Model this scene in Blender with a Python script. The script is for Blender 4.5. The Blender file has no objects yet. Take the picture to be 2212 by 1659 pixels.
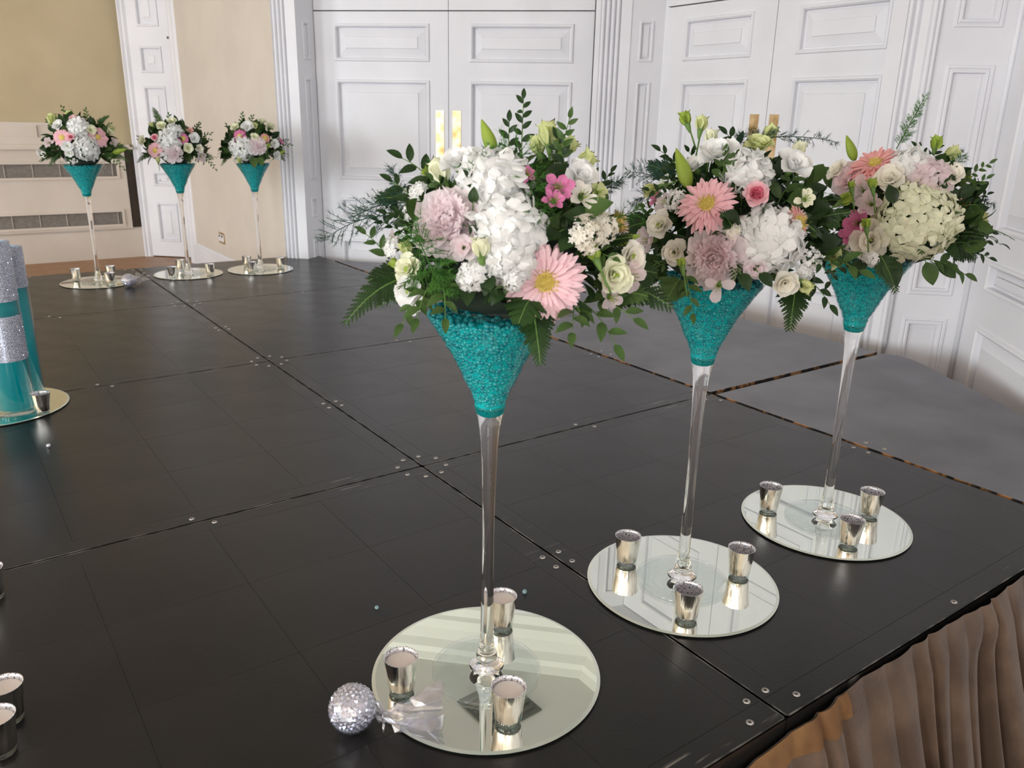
import bpy, math, random
import numpy as np
from mathutils import Matrix, Vector

random.seed(7); RNG = np.random.default_rng(11)
SC = bpy.context.scene
COL = SC.collection
PI = math.pi
ST = 0.40                                   # stage top above the room floor
S2 = math.sqrt(.5)

# ------------------------------------------------------------------ camera
PW, PH = 2212, 1659
FPX = 1751.7
CAMP = np.array([-1.01099, -0.61463, 0.91144 + ST])
def cam_axes(yaw, pitch, roll):
    cy, sy, cp, sp = math.cos(yaw), math.sin(yaw), math.cos(pitch), math.sin(pitch)
    f = np.array([sy*cp, cy*cp, -sp]); r = np.array([cy, -sy, 0.]); u = np.cross(r, f)
    c, s = math.cos(roll), math.sin(roll)
    return c*r + s*u, -s*r + c*u, f
CR, CU, CF = cam_axes(math.radians(35.8032), math.radians(17.8794), math.radians(1.2462))
cam = bpy.data.cameras.new('camera'); camo = bpy.data.objects.new('camera', cam); COL.objects.link(camo)
camo.matrix_world = Matrix(((CR[0], CU[0], -CF[0], CAMP[0]), (CR[1], CU[1], -CF[1], CAMP[1]),
                            (CR[2], CU[2], -CF[2], CAMP[2]), (0, 0, 0, 1)))
cam.sensor_width = 36; cam.sensor_fit = 'HORIZONTAL'; cam.lens = FPX/PW*36
cam.clip_start = .05; cam.clip_end = 80
cam.dof.use_dof = True; cam.dof.focus_distance = 1.75; cam.dof.aperture_fstop = 9.5
SC.camera = camo

# ------------------------------------------------------------------ world, light, exposure
SC.view_settings.view_transform = 'Standard'; SC.view_settings.look = 'None'
SC.view_settings.gamma = 1; SC.view_settings.use_curve_mapping = False
SC.view_settings.exposure = -0.29
SC.cycles.max_bounces = 14; SC.cycles.transmission_bounces = 10; SC.cycles.transparent_max_bounces = 16
SC.cycles.diffuse_bounces = 4; SC.cycles.glossy_bounces = 6
SC.cycles.caustics_reflective = True; SC.cycles.caustics_refractive = True
SC.cycles.use_denoising = True; SC.cycles.sample_clamp_indirect = 6
W = bpy.data.worlds.new('world'); SC.world = W; W.use_nodes = True
W.node_tree.nodes['Background'].inputs[0].default_value = (.95, .97, 1, 1)
W.node_tree.nodes['Background'].inputs[1].default_value = 1.0
def window_light(loc, target, w, h, power, col=(.88, .95, 1.0)):
    l = bpy.data.lights.new('window_light', 'AREA'); l.shape = 'RECTANGLE'; l.size = w; l.size_y = h
    l.energy = power; l.color = col
    o = bpy.data.objects.new('window_light', l); COL.objects.link(o); o.location = loc
    d = Vector(target) - Vector(loc); o.rotation_euler = d.to_track_quat('-Z', 'Y').to_euler()
WIN_L = (-3.4, .2, 3.8); WIN_B = (-5.0, -1.4)      # window centres in the unseen left and back walls
for yy in WIN_L: window_light((-10.97, yy, 1.85), (0, yy, 1.85), 1.8, 2.3, 400)
for xx in WIN_B: window_light((xx, -8.97, 1.85), (xx, 0, 1.85), 1.8, 2.3, 600)

# ------------------------------------------------------------------ camera-ray helpers (pixel -> point in space)
def ray(px):
    a = (px[0]-PW/2)/FPX; b = -(px[1]-PH/2)/FPX
    return a*CR + b*CU + CF
def at_z(px, z):
    d = ray(px); return CAMP + d*((z-CAMP[2])/d[2])
def at_depth(px, depth):
    return CAMP + ray(px)*depth
def depth_of(P): return float(np.dot(np.asarray(P)-CAMP, CF))
def on_ellipsoid(px, c, a, b):
    d = ray(px); sc = np.array([1/a, 1/a, 1/b]); o = (CAMP-c)*sc; e = d*sc
    A = e@e; B = o@e; Cc = o@o-1; D = B*B-A*Cc
    t = (-B-math.sqrt(D))/A if D > 0 else -B/A
    P = CAMP+d*t; n = (P-c)*sc*sc; return P, n/np.linalg.norm(n)

# ------------------------------------------------------------------ materials
def lin(c):
    if isinstance(c, str):
        c = [int(c[i:i+2], 16)/255 for i in (0, 2, 4)]
        c = [x/12.92 if x <= .04045 else ((x+.055)/1.055)**2.4 for x in c]
    return (c[0], c[1], c[2], 1)
def setin(b, **k):
    for n, v in k.items():
        n = n.replace('_', ' ')
        if n in b.inputs: b.inputs[n].default_value = v
def mat(name, col, rough=.5, metal=0., **k):
    m = bpy.data.materials.new(name); m.use_nodes = True
    b = m.node_tree.nodes['Principled BSDF']
    b.inputs['Base Color'].default_value = lin(col); setin(b, Roughness=rough, Metallic=metal, **k)
    return m
def N(m, t, **k):
    n = m.node_tree.nodes.new(t)
    for a, v in k.items(): setattr(n, a, v)
    return n
def L(m, a, b): m.node_tree.links.new(a, b)
def bsdf(m): return m.node_tree.nodes['Principled BSDF']
def noise_col(m, c1, c2, scale=8, lo=.4, hi=.65, detail=4, stretch=None, bump=0., bscale=60):
    tc = N(m, 'ShaderNodeTexCoord'); src = tc.outputs['Object']
    if stretch:
        mp = N(m, 'ShaderNodeMapping'); mp.inputs['Scale'].default_value = stretch; L(m, src, mp.inputs[0]); src = mp.outputs[0]
    nz = N(m, 'ShaderNodeTexNoise'); nz.inputs['Scale'].default_value = scale; nz.inputs['Detail'].default_value = detail
    L(m, src, nz.inputs['Vector'])
    r = N(m, 'ShaderNodeValToRGB'); r.color_ramp.elements[0].position = lo; r.color_ramp.elements[1].position = hi
    r.color_ramp.elements[0].color = lin(c1); r.color_ramp.elements[1].color = lin(c2)
    L(m, nz.outputs['Fac'], r.inputs[0]); L(m, r.outputs[0], bsdf(m).inputs['Base Color'])
    if bump:
        n2 = N(m, 'ShaderNodeTexNoise'); n2.inputs['Scale'].default_value = bscale; L(m, src, n2.inputs['Vector'])
        bp = N(m, 'ShaderNodeBump'); bp.inputs['Strength'].default_value = bump; bp.inputs['Distance'].default_value = .004
        L(m, n2.outputs['Fac'], bp.inputs['Height']); L(m, bp.outputs[0], bsdf(m).inputs['Normal'])
    return m
def petal_mat(name, c1, c2, trans=.35, rough=.6, scale=25):
    m = mat(name, c1, rough); noise_col(m, c1, c2, scale, .35, .7)
    out = m.node_tree.nodes['Material Output']; tr = N(m, 'ShaderNodeBsdfTranslucent'); mx = N(m, 'ShaderNodeMixShader')
    mx.inputs[0].default_value = trans
    src = bsdf(m).inputs['Base Color'].links[0].from_socket
    L(m, src, tr.inputs[0]); L(m, bsdf(m).outputs[0], mx.inputs[1]); L(m, tr.outputs[0], mx.inputs[2]); L(m, mx.outputs[0], out.inputs[0])
    setin(bsdf(m), Specular_IOR_Level=.25)
    return m
def thin_glass(name, tint=(1, 1, 1, 1), rough=.0, ior=1.5, extra=0.0):
    m = bpy.data.materials.new(name); m.use_nodes = True; nt = m.node_tree; nt.nodes.remove(bsdf(m))
    t = N(m, 'ShaderNodeBsdfTransparent'); t.inputs[0].default_value = tint
    g = N(m, 'ShaderNodeBsdfGlossy'); g.inputs['Roughness'].default_value = rough
    lw = N(m, 'ShaderNodeLayerWeight'); lw.inputs[0].default_value = .5     # Schlick reflectance, same from both sides
    pw = N(m, 'ShaderNodeMath'); pw.operation = 'POWER'; pw.inputs[1].default_value = 5; L(m, lw.outputs['Facing'], pw.inputs[0])
    ma = N(m, 'ShaderNodeMath'); ma.operation = 'MULTIPLY_ADD'; f0 = ((ior-1)/(ior+1))**2; ma.inputs[1].default_value = (1-f0)*.85; ma.inputs[2].default_value = f0; L(m, pw.outputs[0], ma.inputs[0])
    mx = N(m, 'ShaderNodeMixShader'); src = ma.outputs[0]
    if extra:
        ad = N(m, 'ShaderNodeMath'); ad.operation = 'ADD'; ad.inputs[1].default_value = extra; L(m, src, ad.inputs[0]); src = ad.outputs[0]
    L(m, src, mx.inputs[0]); L(m, t.outputs[0], mx.inputs[1]); L(m, g.outputs[0], mx.inputs[2])
    L(m, mx.outputs[0], nt.nodes['Material Output'].inputs[0]); return m

M = {}
M['white'] = noise_col(mat('white_gloss_paint', 'e6e4e6', .5, Specular_IOR_Level=.3), 'e1e0e4', 'e7e6ea', 3)
M['cream'] = noise_col(mat('cream_wall_paint', 'd3c9bd', .7), 'd0c6ba', 'd6ccc0', 2.5, bump=.05, bscale=90)
M['beige'] = noise_col(mat('beige_wall_paint', 'c2b190', .75), 'bdac8b', 'c6b594', 2, bump=.05, bscale=90)
M['ivory'] = noise_col(mat('ivory_joinery_paint', 'd2c6ba', .45), 'cfc3b6', 'd6cabf', 3)
M['ceil'] = noise_col(mat('ceiling_paint', 'efefe8', .8), 'edede5', 'f2f2ea', 1.5)
M['grille'] = noise_col(mat('grey_grille', '7c746c', .5), '756d66', '837b73', 30)
M['wood_and_shade'] = noise_col(mat('dark_brown_wood_and_shade', '46382a', .5), '3f3226', '4d3e2f', 10)  # brown wood; on the far door head it stands in for shadow
M['brass'] = noise_col(mat('brass', 'cdb287', .38, 1.), 'a98a58', 'e6d2ae', 14, .35, .65)
M['vent'] = mat('vent_grey', '6d6f68', .6)
M['wood_floor'] = noise_col(mat('oak_floor', 'a87c54', .4), '8f6440', 'b88a60', 5, stretch=(1.2, 14, 1))
M['deck'] = mat('black_vinyl_deck', '262422', .36, Specular_IOR_Level=.34)
M['deck_edge'] = noise_col(mat('worn_deck_edge', '3a3835', .5), '24221f', '77736c', 22, .45, .68, stretch=(1, 1, 1))
M['deck_grey'] = mat('worn_sheen_grey_deck', '4c4b4c', .42)  # grey base paints in the white doors' reflection; the scuffs are real
M['deck_wood'] = noise_col(mat('chipped_plywood_edge', '6a4a30', .7), '17130f', 'a97a4e', 24, .5, .62)
M['bolt'] = noise_col(mat('bolt_cap', 'b3ada6', .4, .6), '8d8780', 'd2ccc6', 60)
def dress_deck(m, base, smear, scratch, r0, r1, amt):
    b = bsdf(m); tc = N(m, 'ShaderNodeTexCoord')
    n1 = N(m, 'ShaderNodeTexNoise'); n1.inputs['Scale'].default_value = 3.2; n1.inputs['Detail'].default_value = 6; L(m, tc.outputs['Object'], n1.inputs['Vector'])
    r1_ = N(m, 'ShaderNodeValToRGB'); r1_.color_ramp.elements[0].position = .35; r1_.color_ramp.elements[1].position = .72
    r1_.color_ramp.elements[0].color = lin(base); r1_.color_ramp.elements[1].color = lin(smear); L(m, n1.outputs['Fac'], r1_.inputs[0])
    mp = N(m, 'ShaderNodeMapping'); mp.inputs['Scale'].default_value = (9, 90, 1); mp.inputs['Rotation'].default_value = (0, 0, .05); L(m, tc.outputs['Object'], mp.inputs[0])
    n2 = N(m, 'ShaderNodeTexNoise'); n2.inputs['Scale'].default_value = 1.; n2.inputs['Detail'].default_value = 3; L(m, mp.outputs[0], n2.inputs['Vector'])
    r2 = N(m, 'ShaderNodeValToRGB'); r2.color_ramp.elements[0].position = .645; r2.color_ramp.elements[1].position = .74
    r2.color_ramp.elements[0].color = (0, 0, 0, 1); r2.color_ramp.elements[1].color = (amt, amt, amt, 1); L(m, n2.outputs['Fac'], r2.inputs[0])
    n5 = N(m, 'ShaderNodeTexNoise'); n5.inputs['Scale'].default_value = 1.6; n5.inputs['Detail'].default_value = 2; L(m, tc.outputs['Object'], n5.inputs['Vector'])
    r5 = N(m, 'ShaderNodeMapRange'); r5.inputs[1].default_value = .47; r5.inputs[2].default_value = .62; L(m, n5.outputs['Fac'], r5.inputs[0])
    mk = N(m, 'ShaderNodeMath'); mk.operation = 'MULTIPLY'; L(m, r2.outputs[0], mk.inputs[0]); L(m, r5.outputs[0], mk.inputs[1])
    mx = N(m, 'ShaderNodeMix', data_type='RGBA'); L(m, mk.outputs[0], mx.inputs[0]); L(m, r1_.outputs[0], mx.inputs[6]); mx.inputs[7].default_value = lin(scratch)
    L(m, mx.outputs[2], b.inputs['Base Color'])
    n3 = N(m, 'ShaderNodeTexNoise'); n3.inputs['Scale'].default_value = 7; n3.inputs['Detail'].default_value = 5; L(m, tc.outputs['Object'], n3.inputs['Vector'])
    mr = N(m, 'ShaderNodeMapRange'); mr.inputs[3].default_value = r0; mr.inputs[4].default_value = r1; L(m, n3.outputs['Fac'], mr.inputs[0]); L(m, mr.outputs[0], b.inputs['Roughness'])
    n4 = N(m, 'ShaderNodeTexNoise'); n4.inputs['Scale'].default_value = 160; L(m, tc.outputs['Object'], n4.inputs['Vector'])
    bp = N(m, 'ShaderNodeBump'); bp.inputs['Strength'].default_value = .12; bp.inputs['Distance'].default_value = .002; L(m, n4.outputs['Fac'], bp.inputs['Height']); L(m, bp.outputs[0], b.inputs['Normal'])
dress_deck(M['deck'], '1b1a19', '272523', '8d857c', .22, .40, .75)
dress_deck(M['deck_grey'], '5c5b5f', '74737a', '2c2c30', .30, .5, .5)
M['velvet'] = noise_col(mat('brown_velvet', '5a4738', .9, Sheen_Weight=.25), '4b3a2d', '685444', 9, bump=.25, bscale=140)
M['velvet_hem'] = noise_col(mat('golden_brown_hem', '7d5a35', .8), '6d4c2b', '8b673f', 12)
M['mirror'] = mat('mirror_glass', 'edf2e8', .0, 1.)
M['mirror_edge'] = mat('bevelled_mirror_edge', 'eef2e6', .35, .8)
M['mirror_side'] = mat('mirror_cut_edge', '0d1512', .15)
M['glass'] = mat('clear_glass', 'ffffff', .0, 0., Transmission_Weight=1., IOR=1.45)
M['bowl'] = thin_glass('thin_bowl_glass', (.98, 1, 1, 1), .02, 1.5)
M['foot_glass'] = thin_glass('foot_glass', (.97, .985, .985, 1), .03, 1.5, .05)
M['silver'] = noise_col(mat('mercury_silver', 'd8d4cf', .17, 1.), '9a8f84', 'fbf6ee', 90, .32, .52, stretch=(1, 1, .12), bump=.35, bscale=150)
M['silver_in'] = noise_col(mat('speckled_silver_lining', 'b9b7b8', .3, .7), '59575c', 'f2f0f4', 420, .36, .52)
M['wax'] = mat('pale_wax', 'f3e2da', .55, Subsurface_Weight=.2)
M['votive_glass'] = thin_glass('votive_base_glass', (.88, .92, .9, 1), .02, 1.5, .05)
M['glitter'] = noise_col(mat('silver_glitter', 'b9bccb', .3, .5), '8d92a6', 'f4f5ff', 420, .45, .62)
def teal_liquid(name, col, dcol, f):
    m = bpy.data.materials.new(name); m.use_nodes = True; nt = m.node_tree; nt.nodes.remove(bsdf(m))
    t = N(m, 'ShaderNodeBsdfTransparent'); t.inputs[0].default_value = lin(col); d = N(m, 'ShaderNodeBsdfTranslucent'); d.inputs[0].default_value = lin(dcol)
    d2 = N(m, 'ShaderNodeBsdfDiffuse'); d2.inputs[0].default_value = lin(dcol); a = N(m, 'ShaderNodeMixShader'); a.inputs[0].default_value = .5; L(m, d.outputs[0], a.inputs[1]); L(m, d2.outputs[0], a.inputs[2])
    x = N(m, 'ShaderNodeMixShader'); x.inputs[0].default_value = f; L(m, t.outputs[0], x.inputs[1]); L(m, a.outputs[0], x.inputs[2]); L(m, x.outputs[0], nt.nodes['Material Output'].inputs[0]); return m
M['teal_water'] = teal_liquid('teal_water', '5cdde4', '00c4cc', .62)
M['cellophane'] = thin_glass('cellophane', (.94, .94, .98, 1), .22, 1.9, .24)
M['crystal'] = mat('diamante_crystal', 'e9ebf6', .06, .75)
M['pearl'] = mat('clear_gel', 'c8e8ec', .02, 0., Transmission_Weight=.7, IOR=1.33)
# gel
M['gel_core'] = teal_liquid('teal_gel_core', '40d0d4', '20e6e6', .9)
def gel_mat(name):
    m = teal_liquid(name, 'a8f6f6', '00a4b4', .64); out = m.node_tree.nodes['Material Output']; s0 = out.inputs[0].links[0].from_socket
    nz = N(m, 'ShaderNodeTexNoise'); nz.inputs['Scale'].default_value = 120; tc = N(m, 'ShaderNodeTexCoord'); L(m, tc.outputs['Object'], nz.inputs['Vector'])
    rp = N(m, 'ShaderNodeValToRGB'); rp.color_ramp.elements[0].position = .36; rp.color_ramp.elements[1].position = .66; rp.color_ramp.elements[0].color = lin('00b0c0'); rp.color_ramp.elements[1].color = lin('48f0ee'); L(m, nz.outputs['Fac'], rp.inputs[0])
    for n in m.node_tree.nodes:
        if n.bl_idname in ('ShaderNodeBsdfTranslucent', 'ShaderNodeBsdfDiffuse'): L(m, rp.outputs[0], n.inputs[0])
    g = N(m, 'ShaderNodeBsdfGlossy'); g.inputs['Roughness'].default_value = .02; lw = N(m, 'ShaderNodeLayerWeight'); lw.inputs[0].default_value = .34
    x = N(m, 'ShaderNodeMixShader'); L(m, lw.outputs['Fresnel'], x.inputs[0]); L(m, s0, x.inputs[1]); L(m, g.outputs[0], x.inputs[2]); L(m, x.outputs[0], out.inputs[0]); return m
M['gel'] = gel_mat('teal_gel_bead')
# plants
M['leaf'] = petal_mat('dark_leaf', '1c3016', '304a24', .15, .38, 18)
M['leaf2'] = petal_mat('mid_leaf', '3a5428', '526b38', .2, .4, 18)
M['fern'] = petal_mat('fern_leaf', '2a4420', '40602c', .2, .5, 18)
M['plume'] = petal_mat('asparagus_fern', '3a6b2a', '5b8f3c', .25, .6, 30)
M['plume_dark'] = petal_mat('dark_asparagus_fern', '2b4a38', '48695a', .2, .6, 30)
M['lime'] = petal_mat('lime_bud', '93ac3f', 'b3c65e', .3, .45, 15)
M['stem'] = petal_mat('green_stem', '56753a', '6e8e4a', .1, .5, 30)
M['core'] = mat('dark_green_foam', '17271a', .9)  # very dark green of the foam core
M['w'] = petal_mat('white_petal', 'f8f8f5', 'fdfdfc', .4)
M['wc'] = petal_mat('cream_green_petal', 'ecedcb', 'f5f5e0', .3)
M['cream_p'] = petal_mat('cream_petal', 'fcf7e8', 'fffdf6', .42)
M['budgreen'] = petal_mat('green_cream_bud', 'cfd68c', 'e4e8b8', .35, .5, 14)
M['palepink'] = petal_mat('pale_pink_petal', 'fceef1', 'fff7f8', .6)
M['blush'] = petal_mat('blush_petal', 'fbe6ea', 'fff3f3', .6)
M['pink'] = petal_mat('pink_gerbera_petal', 'fac6ce', 'fdd8dd', .4, .55, 12)
M['pink_pale'] = petal_mat('pale_gerbera_petal', 'fbd2d9', 'fde2e6', .35, .55, 12)
M['salmon'] = petal_mat('salmon_gerbera_petal', 'f5b4b2', 'fac6c2', .4, .55, 12)
M['rose'] = petal_mat('rose_pink_petal', 'ec7d9c', 'f3a3b4', .3)
M['hot'] = petal_mat('hot_pink_petal', 'e277ad', 'ee9cc6', .4)
M['disc'] = petal_mat('gerbera_disc', 'cfb24e', 'e4d27f', .1, .7, 300)
M['dark_eye'] = mat('dark_flower_eye', '3a3420', .8)

# ------------------------------------------------------------------ mesh helpers
def mesh(name, v, f, mats, mi=None, smooth=False):
    me = bpy.data.meshes.new(name); me.from_pydata([tuple(map(float, p)) for p in v], [], f)
    for m in (mats if isinstance(mats, (list, tuple)) else [mats]): me.materials.append(m)
    if mi is not None: me.polygons.foreach_set('material_index', mi)
    if smooth: me.polygons.foreach_set('use_smooth', [True]*len(me.polygons))
    me.update(); return me
def obj(name, me, parent=None, M4=None, kind=None):
    o = bpy.data.objects.new(name, me); COL.objects.link(o)
    if parent is not None: o.parent = parent
    if M4 is not None: o.matrix_local = M4
    if kind: o['kind'] = kind
    return o
def tag(o, label, cat, group=None, kind=None):
    o['label'] = label; o['category'] = cat
    if group: o['group'] = group
    if kind: o['kind'] = kind
    return o
def thing(name, label, cat, loc, rz=0, group=None):
    o = bpy.data.objects.new(name, None); COL.objects.link(o); o.location = loc; o.rotation_euler = (0, 0, rz); o.empty_display_size = .05
    return tag(o, label, cat, group)
class MB:
    def __init__(s): s.v = []; s.f = []; s.mi = []
    def add(s, v, f, mi=0):
        k = len(s.v); s.v += [tuple(map(float, p)) for p in v]; s.f += [tuple(i+k for i in q) for q in f]; s.mi += [mi]*len(f)
    def box(s, x0, x1, y0, y1, z0, z1, mi=0, X=None):
        v = [(x, y, z) for z in (z0, z1) for y in (y0, y1) for x in (x0, x1)]
        if X: v = [X(*p) for p in v]
        s.add(v, [(0, 2, 3, 1), (4, 5, 7, 6), (0, 1, 5, 4), (2, 6, 7, 3), (0, 4, 6, 2), (1, 3, 7, 5)], mi)
    def tmpl(s, T, M4=None, mi=0):
        v = T[0]
        if M4 is not None:
            A = np.array(M4); v = v@A[:3, :3].T + A[:3, 3]
        s.add(v, T[1], mi)
    def build(s, name, mats, parent=None, smooth=False, M4=None, kind=None):
        return obj(name, mesh(name, s.v, s.f, mats, s.mi, smooth), parent, M4, kind)
def lathe(prof, seg=40, close=False):
    v = []; f = []; n = len(prof)
    for r, z in prof:
        for k in range(seg):
            a = 2*PI*k/seg; v.append((r*math.cos(a), r*math.sin(a), z))
    for i in range(n-1):
        for k in range(seg):
            k2 = (k+1) % seg; f.append((i*seg+k, i*seg+k2, (i+1)*seg+k2, (i+1)*seg+k))
    if close:
        f.append(tuple(range(seg-1, -1, -1))); f.append(tuple((n-1)*seg+k for k in range(seg)))
    return np.array(v), f
def tube(pts, r, seg=6, taper=1.):
    pts = [np.array(p, float) for p in pts]; v = []; f = []; n = len(pts)
    for i, p in enumerate(pts):
        d = pts[min(i+1, n-1)]-pts[max(i-1, 0)]; d /= (np.linalg.norm(d)+1e-9)
        a = np.cross(d, (0, 0, 1) if abs(d[2]) < .9 else (1, 0, 0)); a /= np.linalg.norm(a); b = np.cross(d, a)
        rr = r*(1+(taper-1)*i/max(1, n-1))
        for k in range(seg):
            t = 2*PI*k/seg; v.append(p+rr*(math.cos(t)*a+math.sin(t)*b))
    for i in range(n-1):
        for k in range(seg):
            k2 = (k+1) % seg; f.append((i*seg+k, i*seg+k2, (i+1)*seg+k2, (i+1)*seg+k))
    f.append(tuple(range(seg-1, -1, -1))); f.append(tuple((n-1)*seg+k for k in range(seg)))
    return np.array(v), f
def ico(r=1., sub=1):
    t = (1+5**.5)/2
    v = [(-1, t, 0), (1, t, 0), (-1, -t, 0), (1, -t, 0), (0, -1, t), (0, 1, t), (0, -1, -t), (0, 1, -t), (t, 0, -1), (t, 0, 1), (-t, 0, -1), (-t, 0, 1)]
    v = [np.array(p)/np.linalg.norm(p) for p in v]
    f = [(0, 11, 5), (0, 5, 1), (0, 1, 7), (0, 7, 10), (0, 10, 11), (1, 5, 9), (5, 11, 4), (11, 10, 2), (10, 7, 6), (7, 1, 8), (3, 9, 4), (3, 4, 2), (3, 2, 6), (3, 6, 8), (3, 8, 9), (4, 9, 5), (2, 4, 11), (6, 2, 10), (8, 6, 7), (9, 8, 1)]
    for _ in range(sub):
        c = {}; nf = []
        def mid(i, j):
            k = (min(i, j), max(i, j))
            if k not in c: m = v[i]+v[j]; v.append(m/np.linalg.norm(m)); c[k] = len(v)-1
            return c[k]
        for a, b, d in f:
            x, y, z = mid(a, b), mid(b, d), mid(d, a); nf += [(a, x, z), (b, y, x), (d, z, y), (x, y, z)]
        f = nf
    return np.array(v)*r, f
def frame(z, spin=0., up=(0, 0, 1)):
    z = np.array(z, float); z /= np.linalg.norm(z); u = np.array(up, float)
    if abs(z@u) > .95: u = np.array([1., 0, 0])
    x = np.cross(u, z); x /= np.linalg.norm(x); y = np.cross(z, x)
    c, s = math.cos(spin), math.sin(spin); x, y = c*x+s*y, -s*x+c*y
    return np.array([x, y, z]).T
def mtx(Rm, t=(0, 0, 0), sc=1.):
    A = np.eye(4); A[:3, :3] = np.array(Rm)*sc; A[:3, 3] = t; return A
def rotx(a): c, s = math.cos(a), math.sin(a); return np.array([[1, 0, 0], [0, c, -s], [0, s, c]])
def roty(a): c, s = math.cos(a), math.sin(a); return np.array([[c, 0, s], [0, 1, 0], [-s, 0, c]])
def rotz(a): c, s = math.cos(a), math.sin(a); return np.array([[c, -s, 0], [s, c, 0], [0, 0, 1]])
def BM(A): return Matrix([list(map(float, r)) for r in A])

# ------------------------------------------------------------------ room: floor, ceiling
H = ST
def struct(o): o['kind'] = 'structure'; return o
fl = bpy.data.objects.new('floor', None); COL.objects.link(fl); fl['kind'] = 'structure'
mb = MB(); mb.box(-11.2, 6, -9.2, 11, -.06, -.012); mb.build('floor_base', M['wood_and_shade'], fl)
cnt = 0                                                      # oak boards: single ones where the photograph shows them
board = {}
def plank(x0, x1, y0, y1):
    k = (round(x1-x0, 3), round(y1-y0, 3))
    if k not in board:
        b = MB(); w, d = x1-x0, y1-y0; g = .0012
        b.add([(g, g, -.012), (w-g, g, -.012), (w-g, d-g, -.012), (g, d-g, -.012), (g+.001, g+.001, 0), (w-g-.001, g+.001, 0), (w-g-.001, d-g-.001, 0), (g+.001, d-g-.001, 0)],
              [(4, 5, 6, 7), (0, 1, 5, 4), (1, 2, 6, 5), (2, 3, 7, 6), (3, 0, 4, 7)])
        board[k] = mesh('board', b.v, b.f, M['wood_floor'])
    o = obj('board', board[k], fl); o.location = (x0, y0, 0)
for j, y in enumerate(np.arange(4.9, 9.2, .14)):
    for i in range(3):
        x0 = -1.6+i*1.2-(.6 if j % 2 else 0); plank(x0, x0+1.2, y, y+.14)
for j, y in enumerate(np.arange(-1.0, -.02, .14)):
    for i in range(3):
        x0 = -.7+i*1.2-(.6 if j % 2 else 0); plank(x0, x0+1.2, y, y+.14)
rest = MB()
for (x0, x1, y0, y1) in [(-11.2, 6, -9.2, -1.0), (-11.2, -1.3, -1.0, 9.24), (-1.3, 5, -.02, 4.9), (2.6, 5, 4.9, 9.24), (2.3, 6, -1., -.02), (-7, 5, 9.24, 11)]:
    rest.add([(x0, y0, -.004), (x1, y0, -.004), (x1, y1, -.004), (x0, y1, -.004)], [(0, 1, 2, 3)])
rest.build('board_field', M['wood_floor'], fl, kind='stuff')
mb = MB(); mb.box(-11.2, 6, -9.2, 11, H+2.96, H+3.02); struct(mb.build('ceiling', M['ceil']))
vt = thing('ceiling_vent', 'grey square vent in the ceiling, seen in the nearest mirror plate', 'vent', (1.69, 3.20, H+2.96), .05)
mb = MB(); mb.box(-.21, .21, -.21, .21, -.012, 0); mb.build('vent_frame', M['vent'], vt)
for k in range(6):
    mb = MB(); mb.box(-.18, .18, -.165+k*.06, -.135+k*.06, -.022, -.012); mb.build('slat', M['vent'], vt)

# unseen side of the room: walls with window openings, so that daylight comes in only above the sills
def window_wall(name, P, u0, u1, centres, hw=.95, z0=.66, z1=3.0, top=3.4):
    q = MB(); us = [u0]
    for c_ in sorted(centres):
        q.box(us[-1], c_-hw, -.25, 0, 0, top, X=P); q.box(c_-hw, c_+hw, -.25, 0, 0, z0, X=P); q.box(c_-hw, c_+hw, -.25, 0, z1, top, X=P); us.append(c_+hw)
    q.box(us[-1], u1, -.25, 0, 0, top, X=P); struct(q.build(name, M['cream']))
window_wall('wall_window_side', lambda u, d, z: (-11.0+d, u, z), -9.2, 8.0, WIN_L)
window_wall('wall_back', lambda u, d, z: (u, -9.0+d, z), -11.2, 6, WIN_B)
# ------------------------------------------------------------------ panelled joinery
PROF = [(0, 0), (.004, .009), (.014, .011), (.022, .004), (.0245, -.020), (.030, -.021), (.034, -.017), (.078, -.003), (.080, .002)]
PROF_S = [(0, 0), (.003, .007), (.010, .008), (.016, .002), (.0175, -.016), (.024, -.016), (.027, -.004)]
class Plane2:
    """vertical plane: origin (x,y), u direction, viewer-side normal."""
    def __init__(s, o, u, n): s.o = np.array(o, float); s.u = np.array(u, float); s.n = np.array(n, float)
    def __call__(s, u, d, z):       # d towards the viewer
        p = s.o+s.u*u+s.n*d; return (p[0], p[1], z+H)
def panel_mesh(P, r, prof):
    u0, u1, z0, z1 = r; b = MB(); v = []
    for i, d in prof: v += [P(u0+i, d, z0+i), P(u1-i, d, z0+i), P(u1-i, d, z1-i), P(u0+i, d, z1-i)]
    n = len(prof); f = []
    for i in range(n-1):
        for k in range(4): f.append((i*4+k, i*4+(k+1) % 4, (i+1)*4+(k+1) % 4, (i+1)*4+k))
    f.append(tuple((n-1)*4+k for k in range(4))); b.add(v, f); return b
def leaf_mesh(P, u0, u1, z0, z1, rects, th=.045):
    us = sorted({u0, u1, *[r[0] for r in rects], *[r[1] for r in rects]}); zs = sorted({z0, z1, *[r[2] for r in rects], *[r[3] for r in rects]})
    b = MB()
    for i in range(len(us)-1):
        for j in range(len(zs)-1):
            uc, zc = (us[i]+us[i+1])/2, (zs[j]+zs[j+1])/2
            if any(r[0] < uc < r[1] and r[2] < zc < r[3] for r in rects): continue
            b.add([P(us[i], 0, zs[j]), P(us[i+1], 0, zs[j]), P(us[i+1], 0, zs[j+1]), P(us[i], 0, zs[j+1])], [(0, 1, 2, 3)])
    c = [(u0, z0), (u1, z0), (u1, z1), (u0, z1)]
    b.add([P(u, 0, z) for u, z in c]+[P(u, -th, z) for u, z in c], [(0, 4, 5, 1), (1, 5, 6, 2), (2, 6, 7, 3), (3, 7, 4, 0), (7, 6, 5, 4)])
    return b
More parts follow.
